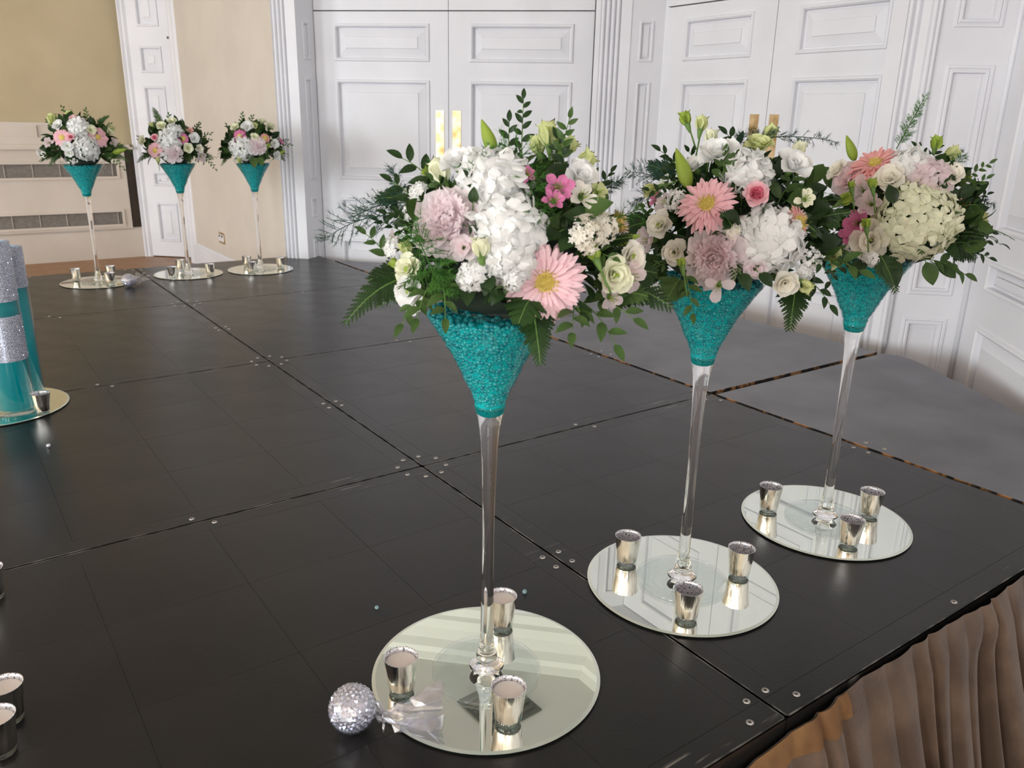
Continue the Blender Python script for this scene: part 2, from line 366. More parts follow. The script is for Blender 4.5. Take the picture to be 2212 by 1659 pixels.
def panelled(name, P, u0, u1, z0, z1, rects, parent, prof=PROF, m='white', th=.045):
    o = leaf_mesh(P, u0, u1, z0, z1, rects, th).build(name, M[m], parent)
    for r in rects: panel_mesh(P, r, prof).build('panel', M[m], o)
    return o
def plate(P, u0, u1, z0, z1, parent):
    b = MB(); b.box(u0, u1, 0.0, .004, z0, z1, X=lambda u, d, z: P(u, d, z))
    e = .006
    b.box(u0+e, u1-e, .004, .0055, z0+e, z1-e, X=lambda u, d, z: P(u, d, z))
    o = b.build('push_plate', M['brass'], parent); o['label'] = 'brass push plate'; return o
def casing(name, P, prof, z0, z1, m='white', parent=None):
    """vertical moulding: (u,d) outline extruded in z."""
    b = MB(); n = len(prof); v = [P(u, d, z0) for u, d in prof]+[P(u, d, z1) for u, d in prof]
    b.add(v, [(i, i+1, n+i+1, n+i) for i in range(n-1)]); return struct(b.build(name, M[m], parent)) if parent is None else b.build(name, M[m], parent)
def ribs(u0, u1, n, d=.014):
    out = [(u0, 0)]; w = (u1-u0)/n
    for k in range(n):
        a = u0+k*w
        for t in range(1, 6): out.append((a+w*(.08+.84*t/6), d*math.sin(PI*t/6)**.6+.004))
        out.append((a+w*.97, -.002))
    out.append((u1, 0)); return out
ROWS = [(-.25, .12), (.27, .40), (.52, 1.158), (1.268, 1.495)]
ROWS_UP = [(1.72, 2.36)]
def double_door(name, P, a, m_, b, rl, rr, plates, z_low=-.388):
    d = bpy.data.objects.new(name, None); COL.objects.link(d); d['kind'] = 'structure'
    d.location = P(m_, 0, -H+.0); inv = Matrix.Translation(-Vector(d.location))
    def par(o): o.matrix_local = inv; return o
    for (u0, u1, rx) in ((a, m_-.002, rl), (m_+.002, b, rr)):
        par(panelled('door_leaf', P, u0, u1, z_low, 1.565, [(rx[0], rx[1], *z) for z in ROWS], d))
        par(panelled('upper_leaf', P, u0, u1, 1.572, 2.46, [(rx[0], rx[1], *z) for z in ROWS_UP], d))
    for pl in plates: par(plate(P, *pl, d))
    bk = MB(); bk.box(a-.02, b+.02, -.10, -.05, -H, 2.47, X=P); par(bk.build('backing', M['wood_and_shade'], d))
    return d
# rear double doors (plane turned 45 degrees)
Prl = Plane2((4.26*S2, 4.26*S2), (S2, -S2), (-S2, -S2))
Prc = Plane2((4.06*S2, 4.06*S2), (S2, -S2), (-S2, -S2))
double_door('door_1', Prl, -2.505, -1.612, -.695, (-2.375, -1.735), (-1.475, -.815),
            [(-1.697, -1.643, .62, .975), (-1.585, -1.530, .62, .975)])
# right double doors
Pxl = Plane2((2.72, 0), (0, -1), (-1, 0)); Pxc = Plane2((2.50, 0), (0, -1), (-1, 0))
double_door('door_2', Pxl, -3.095, -2.302, -1.53, (-2.935, -2.445), (-2.163, -1.665),
            [(-2.406, -2.348, .62, .98), (-2.278, -2.220, .62, .98)])
# rear casing and walls round the rear doors
def wall_poly(name, quads, m):
    b = MB()
    for q in quads: b.add(q, [(0, 1, 2, 3)])
    return struct(b.build(name, M[m]))
def vq(p, q, z0, z1): return [(p[0], p[1], z0+H), (q[0], q[1], z0+H), (q[0], q[1], z1+H), (p[0], p[1], z1+H)]
def P2(P, u, d=0): x, y, _ = P(u, d, 0); return (x, y)
casing('trim_1', Prc, [(-2.70, -.02), (-2.70, .012)]+ribs(-2.695, -2.612, 3)[0:]+[(-2.61, .006), (-2.542, .006), (-2.542, -.01)], -H, 2.52)
casing('trim_2', Prc, [(-.672, -.01), (-.672, .006), (-.642, .006)]+ribs(-.642, -.525, 4)+[(-.523, .006), (-.462, .006), (-.462, -.02)], -H, 2.52)
# jambs (reveals) with narrow panels
def jamb(name, p, q, n, x0, x1):
    p, q = np.array(p), np.array(q); L_ = np.linalg.norm(q-p); Pj = Plane2(p, (q-p)/L_, n)
    root = bpy.data.objects.new(name, None); COL.objects.link(root); root['kind'] = 'structure'
    panelled('jamb_board', Pj, 0, L_, -.39, 2.5, [(x0*L_, x1*L_, *z) for z in ROWS+ROWS_UP], root, PROF_S, th=.01)
pa, pb = P2(Prc, -2.542), P2(Prl, -2.508)
nj = np.array(pb)-np.array(pa); nj = np.array([nj[1], -nj[0]])/np.linalg.norm(nj)
jamb('trim_3', pa, pb, nj if nj@np.array([S2, -S2]) > 0 else -nj, .32, .72)
pa, pb = P2(Prc, -.462), (2.72, 3.098)
nj = np.array(pb)-np.array(pa); nj = np.array([nj[1], -nj[0]])/np.linalg.norm(nj)
jamb('trim_4', pa, pb, nj if nj[1] < 0 else -nj, .25, .68)
hl, hr = P2(Prc, -2.7), P2(Prc, -.462)
wall_poly('wall_rear', [vq(hl, hr, 2.5, 3.1), vq(P2(Prc, -2.56), P2(Prl, -2.5), 2.46, 2.5), [Prc(-2.6, 0, 2.5), Prc(-.46, 0, 2.5), Prl(-.6, -.02, 2.46), Prl(-2.6, -.02, 2.46)]], 'white')
# right casing, frieze
casing('trim_5', Pxc, [(-1.535, -.24), (-1.535, .0), (-1.46, .006)]+ribs(-1.46, -1.40, 2)+[(-1.395, .006), (-1.36, .006)]+ribs(-1.355, -1.325, 1)+[(-1.322, -.02)], -H, 2.52)
wall_poly('wall_right', [vq(P2(Prc, -.462), (2.5, 1.32), 2.5, 3.1), [(2.5, 3.25, 2.5+H), (2.5, 1.32, 2.5+H), (2.76, 1.32, 2.46+H), (2.76, 3.25, 2.46+H)]], 'white')
# panelled pier and right-hand wall
J = np.array([2.50, 1.3233]); K = np.array([2.7205, 1.1029])
Pp = Plane2(J, (S2, -S2), (-S2, -S2))
root = bpy.data.objects.new('wall_pier', None); COL.objects.link(root); root['kind'] = 'structure'
panelled('pier_board', Pp, 0, .312, -.40, 3.1, [(.058, .248, -.33, .108), (.058, .248, .212, 1.176), (.058, .248, 1.318, 2.36)], root, [(0, 0), (.003, .005), (.012, .006), (.016, .001), (.022, .007), (.030, .006), (.034, -.010), (.045, -.007), (.055, -.008)], th=.02)
b = MB(); b.tmpl(tube([(J[0]-.004, J[1]-.004, 0), (J[0]-.004, J[1]-.004, 3.1+H)], .008, 8)); b.build('corner_bead', M['white'], root, True)
b = MB(); b.tmpl(tube([(K[0]-.010, K[1]+.002, 0), (K[0]-.010, K[1]+.002, 3.1+H)], .012, 8)); b.build('corner_bead', M['white'], root, True)
Pw = Plane2(K, (-S2, -S2), (-S2, S2))
root = bpy.data.objects.new('wall_far_right', None); COL.objects.link(root); root['kind'] = 'structure'
panelled('wall_board', Pw, 0, .98, -.40, 2.46, [(.175, .83, *z) for z in ROWS+ROWS_UP], root, th=.02)
panelled('wall_board', Pw, .985, 1.96, -.40, 2.46, [(1.13, 1.79, *z) for z in ROWS+ROWS_UP], root, th=.02)
b = MB(); b.box(0, 7.4, -.02, 0, 2.46, 3.1, X=Pw); b.box(1.96, 7.4, -.02, 0, -.4, 2.46, X=Pw); b.build('frieze', M['white'], root)
# cornice following the wall tops
path = [(-11, 7.9), (.70, 7.9), (.99, 7.17), (.99, 4.79), hl, hr, (2.5, 1.3233), tuple(K), tuple(K+np.array([-S2, -S2])*3.6)]
cpf = [(0, 2.60), (.015, 2.61), (.02, 2.68), (.05, 2.70), (.065, 2.77), (.10, 2.84), (.15, 2.88), (.16, 2.92), (.20, 2.955), (.20, 2.97)]
b = MB(); v = []
for i, p in enumerate(path):
    p = np.array(p); t1 = np.array(path[min(i+1, len(path)-1)])-p; t0 = p-np.array(path[max(i-1, 0)])
    ns = []
    for t in (t0, t1):
        l = np.linalg.norm(t)
        if l > 0: ns.append(np.array([t[1], -t[0]])/l)
    nb = sum(ns); nb /= np.linalg.norm(nb); k = 1/max(.5, nb@ns[0])
    v += [(*(p+nb*k*o_), z+H) for o_, z in cpf]
n = len(cpf)
b.add(v, [(i*n+k, i*n+k+1, (i+1)*n+k+1, (i+1)*n+k) for i in range(len(path)-1) for k in range(n-1)]); struct(b.build('trim_6', M['ceil'], None, False))

# ------------------------------------------------------------------ left part of the room
wall_poly('wall_side', [vq((.99, 7.17), (.99, 5.84), -.4, 3.1), vq((.99, 5.84), (.975, 4.79), -.4, 3.1), vq((.975, 4.79), P2(Prc, -2.70), -.4, 3.1)], 'cream')
b = MB(); Ps = Plane2((.99, 7.17), (0, -1), (-1, 0))
b.box(.0, 1.33, 0, .018, -.40, -.22, X=Ps); b.box(0, 1.33, 0, .010, -.22, -.20, X=Ps); struct(b.build('baseboard_side', M['white']))
casing('trim_7', Ps, [(-.13, .0), (-.13, .03), (-.09, .035), (-.05, .02), (-.01, .022), (.0, .0)], -.4, 3.1)
so = thing('wall_socket', 'small brass framed double socket low on the cream wall', 'socket', (.99, 6.35, H-.06), 0)
b = MB(); b.box(-.006, 0, -.075, .075, -.045, .045); b.build('face_plate', M['brass'], so)
for yy in (-.036, .036):
    b = MB(); b.box(-.009, -.006, yy-.026, yy+.026, -.028, .03); b.build('socket_insert', M['white'], so)
    b = MB(); b.box(-.013, -.009, yy-.01, yy+.01, .008, .024); b.build('switch', M['wood_and_shade'], so)
# panelled pier of the far doorway and the door standing open behind it
Pl = Plane2(((6.046)*S2, 6.046*S2), (S2, -S2), (-S2, -S2))
root = bpy.data.objects.new('door_3', None); COL.objects.link(root); root['kind'] = 'structure'
panelled('door_leaf', Pl, -5.0, -4.60, -.39, 1.565, [(-4.91, -4.69, *z) for z in ROWS], root)
panelled('upper_leaf', Pl, -5.0, -4.60, 1.565, 2.46, [(-4.91, -4.69, 1.655, 2.36)], root)
b = MB(); b.box(-4.60, -4.40, -.03, 0, 1.57, 2.46, X=Pl); b.build('head_board', M['white'], root)
b = MB(); b.box(-5.09, -4.3, -.05, 0., 2.46, 3.1, X=Pl); b.build('frieze', M['cream'], root)
b = MB(); b.box(-4.62, -4.38, -.03, .012, 1.555, 1.575, X=Pl); b.build('head_shadow_strip', M['wood_and_shade'], root)  # dark strip painted in as the shadow under the door head
casing('trim_8', Pl, [(-5.075, -.02), (-5.075, .02), (-5.055, .03), (-5.04, .012), (-5.03, .012), (-5.02, .02), (-5.0, .0)], -.4, 3.1)
Pd = Plane2((1.02, 8.98), (.343, -.939), (-.939, -.343))
root = bpy.data.objects.new('door_4', None); COL.objects.link(root); root['kind'] = 'structure'
panelled('door_leaf', Pd, .1, .88, -.38, 1.75, [(.52, .74, z0, z1) for z0, z1 in ((-.22, .2), (.38, 1.2), (1.32, 1.62))], root, PROF_S)
b = MB(); kp = Pd(.80, .03, 1.18); b.tmpl(ico(.022, 1), mtx(np.eye(3), kp)); b.tmpl(tube([Pd(.80, 0, 1.18), kp], .008, 6)); b.build('door_knob', M['brass'], root, True)
wall_poly('wall_far', [vq((-.5, 9.6), (3.2, 9.6), -.4, 3.1), vq((3.2, 9.6), (3.2, 5.0), -.4, 3.1)], 'cream')
# beige left wall
wall_poly('wall_left', [vq((-11.1, 7.95), (.70, 7.95), -.4, 3.1)], 'beige')
b = MB(); b.box(.59, .69, 7.90, 7.94, ST-.12, ST+.60); struct(b.build('dark_gap_strip', M['wood_and_shade']))  # dark brown strip filling the gap beside the radiator cover
b = MB(); b.box(-11, .685, 7.86, 7.95, 0, ST-.14); b.box(-11, .685, 7.875, 7.95, ST-.14, ST-.12); struct(b.build('baseboard_left', M['ivory']))
rc = thing('radiator_cover', 'long ivory radiator cover with two grey grille bands along the beige wall', 'radiator cover', (-1.0, 7.9, H))
XR = lambda x, y, z: (x+1.0, y-7.9, z)
def rcbox(name, m, *bx):
    q = MB()
    for x in bx: q.box(*x, X=XR)
    return q.build(name, M[m], rc)
Pr = Plane2((1.0, -.07), (1, 0), (0, -1))
bod = MB(); bod.box(-3.4, .52, 7.83, 7.95, -.12, -.085, X=XR); bod.box(-3.4, .52, 7.83, 7.95, .044, .352, X=XR); bod.box(-3.4, .52, 7.83, 7.95, .482, .60, X=XR); bod.box(.52, .59, 7.83, 7.95, -.12, .60, X=XR)
bod.box(-3.4, .52, 7.895, 7.95, -.085, .482, X=XR)
bod.build('cover_body', M['ivory'], rc)
rcbox('top_board', 'ivory', (-3.4, .66, 7.78, 7.95, .60, .622), (-3.4, .64, 7.80, 7.95, .622, .642))
for z0, z1 in ((-.077, .036), (.36, .474)):
    rcbox('grille_frame', 'ivory', (-3.4, .53, 7.815, 7.835, z1, z1+.022), (-3.4, .53, 7.815, 7.835, z0-.022, z0), (.508, .53, 7.815, 7.835, z0, z1))
    for k in range(12):
        x1 = .475-k*.2155
        rcbox('grille_panel', 'grille', (x1-.2115, x1, 7.865, 7.885, z0, z1)); rcbox('grille_bar', 'ivory', (x1, x1+.004, 7.855, 7.87, z0, z1))
    rcbox('grille_panel', 'grille', (.479, .508, 7.865, 7.885, z0, z1))
rcbox('back_shelf', 'ivory', (-3.4, .30, 7.87, 7.95, .642, .70), (-3.4, -.085, 7.885, 7.95, .70, .80), (-3.4, .12, 7.89, 7.95, .80, .825), (-.08, .10, 7.90, 7.95, .70, .80))

# ------------------------------------------------------------------ stage
stage = thing('stage_platform', 'low black modular stage of square bolted decks filling the room', 'stage', (0, 0, 0))
DX, DY = 1.181, 1.205
def prism(poly, z0, z1, b, mi=0, mi_side=0):
    n = len(poly); b.add([(x, y, z1) for x, y in poly], [tuple(range(n))], mi)
    b.add([(x, y, z0) for x, y in poly]+[(x, y, z1) for x, y in poly], [(i, (i+1) % n, n+(i+1) % n, n+i) for i in range(n)], mi_side)
tile_me = {}
def tile(par, x0, x1, y0, y1):
    k = (round(x1-x0, 4), round(y1-y0, 4)); w, d = k
    if k not in tile_me:
        q = MB(); g = .0001; e = .0004; z0, z1 = -.0006, 0
        q.add([(g, g, z0), (w-g, g, z0), (w-g, d-g, z0), (g, d-g, z0), (e, e, z1), (w-e, e, z1), (w-e, d-e, z1), (e, d-e, z1)],
              [(4, 5, 6, 7), (0, 1, 5, 4), (1, 2, 6, 5), (2, 3, 7, 6), (3, 0, 4, 7)])
        tile_me[k] = mesh('tile', q.v, q.f, M['deck'])
    o = obj('tile', tile_me[k], par); o.location = (x0, y0, ST); return o
bolt_me = None
def bolt(par, x, y, z=ST, r=.0062):
    global bolt_me
    if bolt_me is None:
        v, f = lathe([(.0024, .0006), (.0026, .0016), (.0052, .0020), (.0062, .0008), (.0064, 0)], 14)
        bolt_me = mesh('bolt', v, f, M['bolt'], smooth=True)
    o = obj('bolt', bolt_me, par); o.location = (x, y, z+.0002); return o
ybk = [0, 1.205, 2.42, 3.64, 4.82]
for i in (-2, -1, 0):
    for j in range(4):
        x0, x1 = i*DX+.0025, (i+1)*DX-.0025; y0, y1 = ybk[j]+.0025, ybk[j+1]-.0025
        q = MB(); e = .003
        prism([(x0, y0), (x1, y0), (x1, y1), (x0, y1)], ST-.085, ST-.0006, q, 0, 0)
        # worn rims round the deck
        for (a, b_, c, d) in ((x0, x1, y0, y0+e), (x0, x1, y1-e, y1), (x0, x0+e, y0, y1), (x1-e, x1, y0, y1)):
            q.box(a, b_, c, d, ST-.004, ST, 1)
        dk = q.build('deck_panel', [M['deck'], M['deck_edge']], stage)
        bw = .05; xs = [x0+e, x0+bw]+[x0+bw+(x1-x0-2*bw)*k/4 for k in (1, 2, 3)]+[x1-bw, x1-e]
        ys = [y0+e, y0+bw]+[y0+bw+(y1-y0-2*bw)*k/4 for k in (1, 2, 3)]+[y1-bw, y1-e]
        tile(dk, xs[0], xs[-1], ys[0], ys[1]); tile(dk, xs[0], xs[-1], ys[-2], ys[-1])
        tile(dk, xs[0], xs[1], ys[1], ys[-2]); tile(dk, xs[-2], xs[-1], ys[1], ys[-2])
        for a in range(1, 5):
            for c in range(1, 5): tile(dk, xs[a], xs[a+1], ys[c], ys[c+1])
        if i > -2:
            for cx, sx in ((x0, 1), (x1, -1)):
                for cy, sy in ((y0, 1), (y1, -1)):
                    bolt(dk, cx+sx*.022, cy+sy*.062); bolt(dk, cx+sx*.058, cy+sy*.026)
            for cx, sx in ((x0, 1), (x1, -1)): bolt(dk, cx+sx*.02, (y0+y1)/2-.024); bolt(dk, cx+sx*.02, (y0+y1)/2+.024)
            for cy, sy in ((y0, 1), (y1, -1)): bolt(dk, (x0+x1)/2-.02*sy, cy+sy*.02)
xr = DX+.016
edge = [(1.62, 0.0), (1.70, .14), (1.917, .474), (1.974, .558), (2.068, .719), (2.131, .834), (2.221, .977), (2.262, 1.06), (2.272, 1.13), (2.25, 1.185)]
chs = 5.715
right = [[(xr, .004)]+[(x, max(y, .004)) for x, y in edge]+[(xr, 1.193)],
         [(xr, 1.222), (2.248, 1.212), (2.245, 2.428), (xr, 2.415)],
         [(xr, 2.425), (2.245, 2.433), (2.245, chs-2.245), (chs-3.632, 3.632), (xr, 3.632)],
         [(xr, 3.644), (chs-3.644, 3.644), (xr, chs-xr)]]
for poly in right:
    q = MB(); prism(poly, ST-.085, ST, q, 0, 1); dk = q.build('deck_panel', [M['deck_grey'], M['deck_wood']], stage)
    x0, y0, y1 = poly[0][0], min(p[1] for p in poly), max(p[1] for p in poly)
    for yy in ((y0+y1)/2,): bolt(dk, x0+.03, yy-.03); bolt(dk, x0+.03, yy+.03)
# front rail and legs under the decks
q = MB(); q.box(-2.36, 1.6, .005, .045, ST-.09, ST-.004); q.build('front_rail', M['deck'], stage)
for i in (-2, -1, 0, 1):
    for y in (.12, 1.2, 2.42, 3.62, 4.4):
        if i == 1 and y > 4: continue
        q = MB(); q.tmpl(tube([(i*DX+.06, y, 0), (i*DX+.06, y, ST-.09)], .022, 8)); q.build('leg', M['deck'], stage, True)
# chipped plywood showing in the wide gap beside the right decks
q = MB(); q.box(DX-.002, DX+.016, 0.0, 4.5, ST-.085, ST-.006, 0); q.build('gap_edge', M['deck_wood'], stage)

# skirt
def skirt():
    x = np.linspace(-.35, 1.7, 420); rows = 20; v = []; f = []
    ph = np.cumsum(np.repeat(.35+1.1*RNG.random(42), 10)[:len(x)])*.48
    fold = (1-2*np.abs(np.sin(ph/2))**.75)*(.75+.5*np.sin(ph*.23+.4))+.55*np.sin(ph*.31+1.)
    for r in range(rows):
        t = r/(rows-1)
        top = ST-.005-.045*np.clip((.20-x)/.45, 0, 1); z = top*(1-t)+.004*t
        amp = .0035+.036*t**.7
        y = -.007-.014*min(1, t*6)-.10*t**1.3+fold*amp*.8
        y -= .02*np.exp(-((x-.62)/.05)**2)*math.exp(-((t-.08)/.1)**2)
        xx = x+.012*t*np.cos(ph)+.04*t*np.sin(x*9)
        v += [(a, b_, c) for a, b_, c in zip(xx, np.minimum(y, -.003), z)]
    n = len(x); f = [(r*n+i, r*n+i+1, (r+1)*n+i+1, (r+1)*n+i) for r in range(rows-1) for i in range(n-1)]
    return v, f
sk = thing('stage_skirt', 'pleated brown velvet skirt hanging from the front edge of the stage', 'stage skirt', (.6, -.02, 0))
v, f = skirt(); o = obj('drape', mesh('drape', v, f, M['velvet'], smooth=True), sk, Matrix.Translation((-.6, .02, 0)))
nx = 420; cols = [i for i in range(nx) if v[i][0] < .15]; hv = []      # turned-over top of the cloth, hanging loose near the deck joint
for rw in (0, 1, 2):
    for i in cols:
        p = v[rw*nx+i]; k = max(0., min(1., (.16-p[0])/.3)); hv.append((p[0], p[1]-.004-.004*rw*(rw < 2), p[2]-(.012*k if rw == 2 else 0)+.002*(rw == 0)))
nc = len(cols); hf = [(a*nc+i, a*nc+i+1, (a+1)*nc+i+1, (a+1)*nc+i) for a in (0, 1) for i in range(nc-1)]
o = obj('hem', mesh('hem', hv, hf, M['velvet_hem'], smooth=True), sk, Matrix.Translation((-.6, .02, 0))); o['label'] = 'golden brown turned-over hem'

# ------------------------------------------------------------------ vases, plates, gel, votives
CEN = [(-.3437, .3677), (.1586, .3845), (.6615, .3865), (-.2669, 4.4362), (.23, 4.4628), (.6522, 4.4097)]
WHERE = ['nearest of all, above the crystal ball', 'middle of the front row', 'front row, nearest the right-hand doors',
         'leftmost of the three at the back', 'middle one of the three at the back', 'rightmost of the three at the back']
SHORT = ['front row, nearest', 'front row, middle', 'front row, by right doors', 'back row, leftmost', 'back row, middle', 'back row, rightmost']
BOWL = [(.0165, .452), (.020, .472), (.026, .492), (.0325, .513), (.041, .529), (.050, .551), (.061, .573), (.0725, .592), (.084, .611), (.095, .627), (.105, .643), (.113, .657)]
STEM = [(.0, .018), (.012, .018)]
def stem_profile():
    return [(.0005, .0075), (.026, .0078), (.030, .0125), (.021, .021), (.0175, .029), (.0185, .034), (.0165, .040), (.0132, .050),
            (.0118, .075), (.0108, .13), (.0100, .20), (.0098, .27), (.0106, .33), (.0120, .385), (.0138, .425), (.0160, .450), (.0192, .468), (.0236, .484), (.0250, .489), (.0246, .4895), (.0004, .4900)]
v, f = lathe([(.028, .0005), (.088, .0005), (.0925, .0008), (.0940, .0025), (.0938, .0055), (.0910, .0072), (.070, .0078), (.045, .0095), (.032, .0130)], 64); me_foot = mesh('foot', v, f, M['foot_glass'], smooth=True)
v, f = lathe(stem_profile(), 40); me_stem = mesh('stem', v, f, M['glass'], smooth=True)
v, f = lathe(BOWL[3:]+[(.1145, .658), (.1125, .656)], 56); me_bowl = mesh('bowl', v, f, M['bowl'], smooth=True)
v, f = lathe([(.0251, .4892), (.026, .492), (.0325, .513)], 56); me_neck = mesh('bowl_neck', v, f, M['bowl'], smooth=True)
def inner(z):
    zs = [p[1] for p in BOWL]; rs = [p[0] for p in BOWL]; return float(np.interp(z, zs, rs))
GELTOP = .636
def gel_meshes():
    prof = [(.0005, .4715), (.0080, .4722), (.0145, .4755), (.0195, .4815), (.0232, .4875), (.0240, .491)]+[(inner(z)-.0040, z) for z in np.linspace(.494, GELTOP-.004, 16)]+[(.0005, GELTOP-.004)]
    core = lathe(prof, 40)
    b = MB(); sp = ico(1, 1); rng = np.random.default_rng(3)
    z = .486
    while z < GELTOP:
        r = inner(z)-.0052; n = max(6, int(2*PI*r/.0056)); off = rng.random()*6
        for k in range(n):
            a = off+2*PI*(k+rng.random()*.5)/n; s = .0023+.0018*rng.random(); zz = z+rng.normal()*.001
            b.tmpl(sp, mtx(np.eye(3), (r*math.cos(a), r*math.sin(a), zz), s))
        z += .0050
    for k in range(330):
        r = (inner(GELTOP)-.008)*math.sqrt(rng.random()); a = rng.random()*2*PI
        b.tmpl(sp, mtx(np.eye(3), (r*math.cos(a), r*math.sin(a), GELTOP-.004+rng.random()*.004), .0042+.002*rng.random()))
    return core, b
core, gb = gel_meshes()
me_gelcore = mesh('gel_core', core[0], core[1], M['gel_core'], smooth=True)
me_gel = mesh('gel_beads', gb.v, gb.f, M['gel'], smooth=True)
PR = .1967
vt_, ft_ = lathe([(.0005, .0), (PR-.001, .0), (PR, .001), (PR, .0035)], 96); me_pside = mesh('plate_side', vt_, ft_, M['mirror_side'], smooth=False)
vt_, ft_ = lathe([(PR, .0035), (PR-.006, .0050)], 96); me_pedge = mesh('bevel', vt_, ft_, M['mirror_edge'], smooth=False)
vt_, ft_ = lathe([(PR-.006, .0050), (.0005, .0050)], 96); me_ptop = mesh('mirror_face', vt_, ft_, M['mirror'], smooth=False)
def mirror_plate(x, y, label, sc=1.):
    t = thing('mirror_plate', label, 'mirror plate', (x, y, ST+.0005), 0, 'round mirror plates on the stage')
    for n_, me in (('backing', me_pside), ('bevelled_edge', me_pedge), ('mirror_face', me_ptop)):
        o = obj(n_, me, t); o.scale = (sc, sc, 1)
PT = ST+.0056
for i, (x, y) in enumerate(CEN):
    mirror_plate(x, y, 'round mirror plate under the martini vase, '+SHORT[i])
    t = thing('martini_vase', 'tall clear martini vase of teal beads, '+WHERE[i], 'vase', (x, y, PT), 0, 'tall martini vases')
    for n_, me in (('foot', me_foot), ('stem', me_stem), ('bowl', me_bowl), ('bowl_neck', me_neck)): obj(n_, me, t)
    g = thing('gel_beads', 'teal water beads filling the glass bowl, vase '+SHORT[i], 'gel beads', (x, y, PT), 0, 'teal water beads in the vases')
    g['kind'] = 'stuff'
    for n_, me in (('gel_core', me_gelcore), ('bead_layer', me_gel)): o = obj(n_, me, g, kind='stuff')

VH, VR0, VR1 = .066, .0215, .0282
vo = lathe([(.0208, .009), (VR0+.0004, .011), (VR0+.0022, .030), (VR1-.0005, .063), (VR1, VH)], 36); me_vo = mesh('silver_cup', *vo, M['silver'], smooth=True)
vi = lathe([(VR1, VH), (VR1-.0016, VH-.0004), (VR1-.0022, .060), (VR0, .028), (VR0-.002, .013), (.0005, .012)], 36); me_vi = mesh('lining', *vi, M['silver_in'], smooth=True)
vb = lathe([(.0005, 0), (.0190, 0), (.0205, .0018), (.0212, .006), (.0214, .0105), (.0005, .0105)], 36); me_vb = mesh('glass_base', *vb, M['votive_glass'], smooth=True)
vw = lathe([(.0005, .014), (.0205, .0145), (VR1-.0030, .0575), (VR1-.006, .0580), (.0005, .0572)], 36); me_vw = mesh('wax_fill', *vw, M['wax'], smooth=True)
def votive(px, py, z, label, wax=False, rz=0.):
    t = thing('votive_holder', label, 'candle holder', (px, py, z), rz, 'silver votive holders')
    for n_, me in (('silver_cup', me_vo), ('lining', me_vi), ('glass_base', me_vb)): obj(n_, me, t)
    if wax: obj('wax_fill', me_vw, t)
VOT = [(-.490, .403, 'silver votive filled with wax beside the wrapped crystal ball', 1), (-.385, .244, 'silver votive filled with wax at the front of the nearest mirror plate', 1),
       (-.248, .460, 'silver votive behind the stem on the nearest mirror plate', 1),
       (.111, .501, 'silver votive at the left of the middle front mirror plate', 0), (.275, .330, 'silver votive at the right of the middle front mirror plate', 0),
       (.064, .283, 'silver votive nearest the camera on the middle front mirror plate', 0),
       (.584, .493, 'silver votive at the left of the mirror plate by the right doors', 0), (.771, .337, 'silver votive at the right of the mirror plate by the right doors', 0),
       (.594, .278, 'silver votive at the front of the mirror plate by the right doors', 0),
       (.115, 4.355, 'silver votive at the left of the back middle mirror plate', 0), (.217, 4.588, 'silver votive left of the stem, behind, on the back middle plate', 0),
       (.327, 4.35, 'silver votive at the right of the back middle mirror plate', 0),
       (.607, 4.53, 'silver votive behind on the left of the back rightmost plate', 0), (.564, 4.308, 'silver votive in front on the left of the back rightmost plate', 0),
       (.771, 4.38, 'silver votive at the right of the back rightmost plate', 0),
       (-.365, 4.54, 'silver votive at the left of the back leftmost mirror plate', 0), (-.182, 4.546, 'silver votive at the back right of the back leftmost plate', 0),
       (-.226, 4.316, 'silver votive at the front right of the back leftmost plate', 0)]
for k, (x, y, lb, w_) in enumerate(VOT): votive(x, y, PT, lb, w_, k*1.3)
votive(-1.024, 1.099, ST+.0005, 'silver votive cut by the left frame edge, alone above the pair', 0, .4)
votive(-1.030, .691, ST+.0005, 'wax filled silver votive at the left frame edge, the rear of the pair', 1, 1.4)
votive(-1.047, .618, ST+.0005, 'wax filled silver votive at the left frame edge, the front of the pair', 1, 2.4)

# cylinder vases on their own plate
mirror_plate(-.915, 2.35, 'round mirror plate under the two teal cylinder vases', 1.03)
votive(-.806, 2.204, PT, 'silver votive standing beside the teal cylinder vases', 0, .7)
def cylinder_vase(x, y, h, level, label, band=None):
    R_ = .055; t = thing('cylinder_vase', label, 'vase', (x, y, PT), 0, 'tall teal cylinder vases')
    q = MB(); q.tmpl(lathe([(.0005, 0), (R_-.002, 0), (R_, .003), (R_, h), (R_-.003, h), (R_-.003, .016), (.0005, .016)], 48)); q.build('glass_wall', M['bowl'], t, True)
    q = MB(); q.tmpl(lathe([(.0005, .017), (R_-.0035, .017), (R_-.0035, level), (.0005, level)], 48)); q.build('water', M['teal_water'], t, True)
    def gband(z0, z1):
        q = MB(); rng = np.random.default_rng(5); sp = ([(1, 0, 0), (-.5, .8, 0), (-.5, -.8, 0), (0, 0, .6)], [(0, 1, 3), (1, 2, 3), (2, 0, 3)])
        q.tmpl(lathe([(R_+.0006, z0), (R_+.0006, z1)], 48))
        for k in range(1500):
            a = rng.random()*2*PI; z = z0+(z1-z0)*rng.random(); p = ((R_+.0007)*math.cos(a), (R_+.0007)*math.sin(a), z)
            q.tmpl((np.array(sp[0]), sp[1]), mtx(frame((math.cos(a)+rng.normal()*.3, math.sin(a)+rng.normal()*.3, rng.normal()*.3), rng.random()*6), p, .0013), 1)
        o = q.build('glitter_band', [M['glitter'], M['crystal']], t); o['label'] = 'silver glitter band'
    gband(level, h)
    if band: gband(*band)
cylinder_vase(-.83, 2.39, .50, .375, 'teal cylinder vase with silver glitter rim, the shorter one behind')
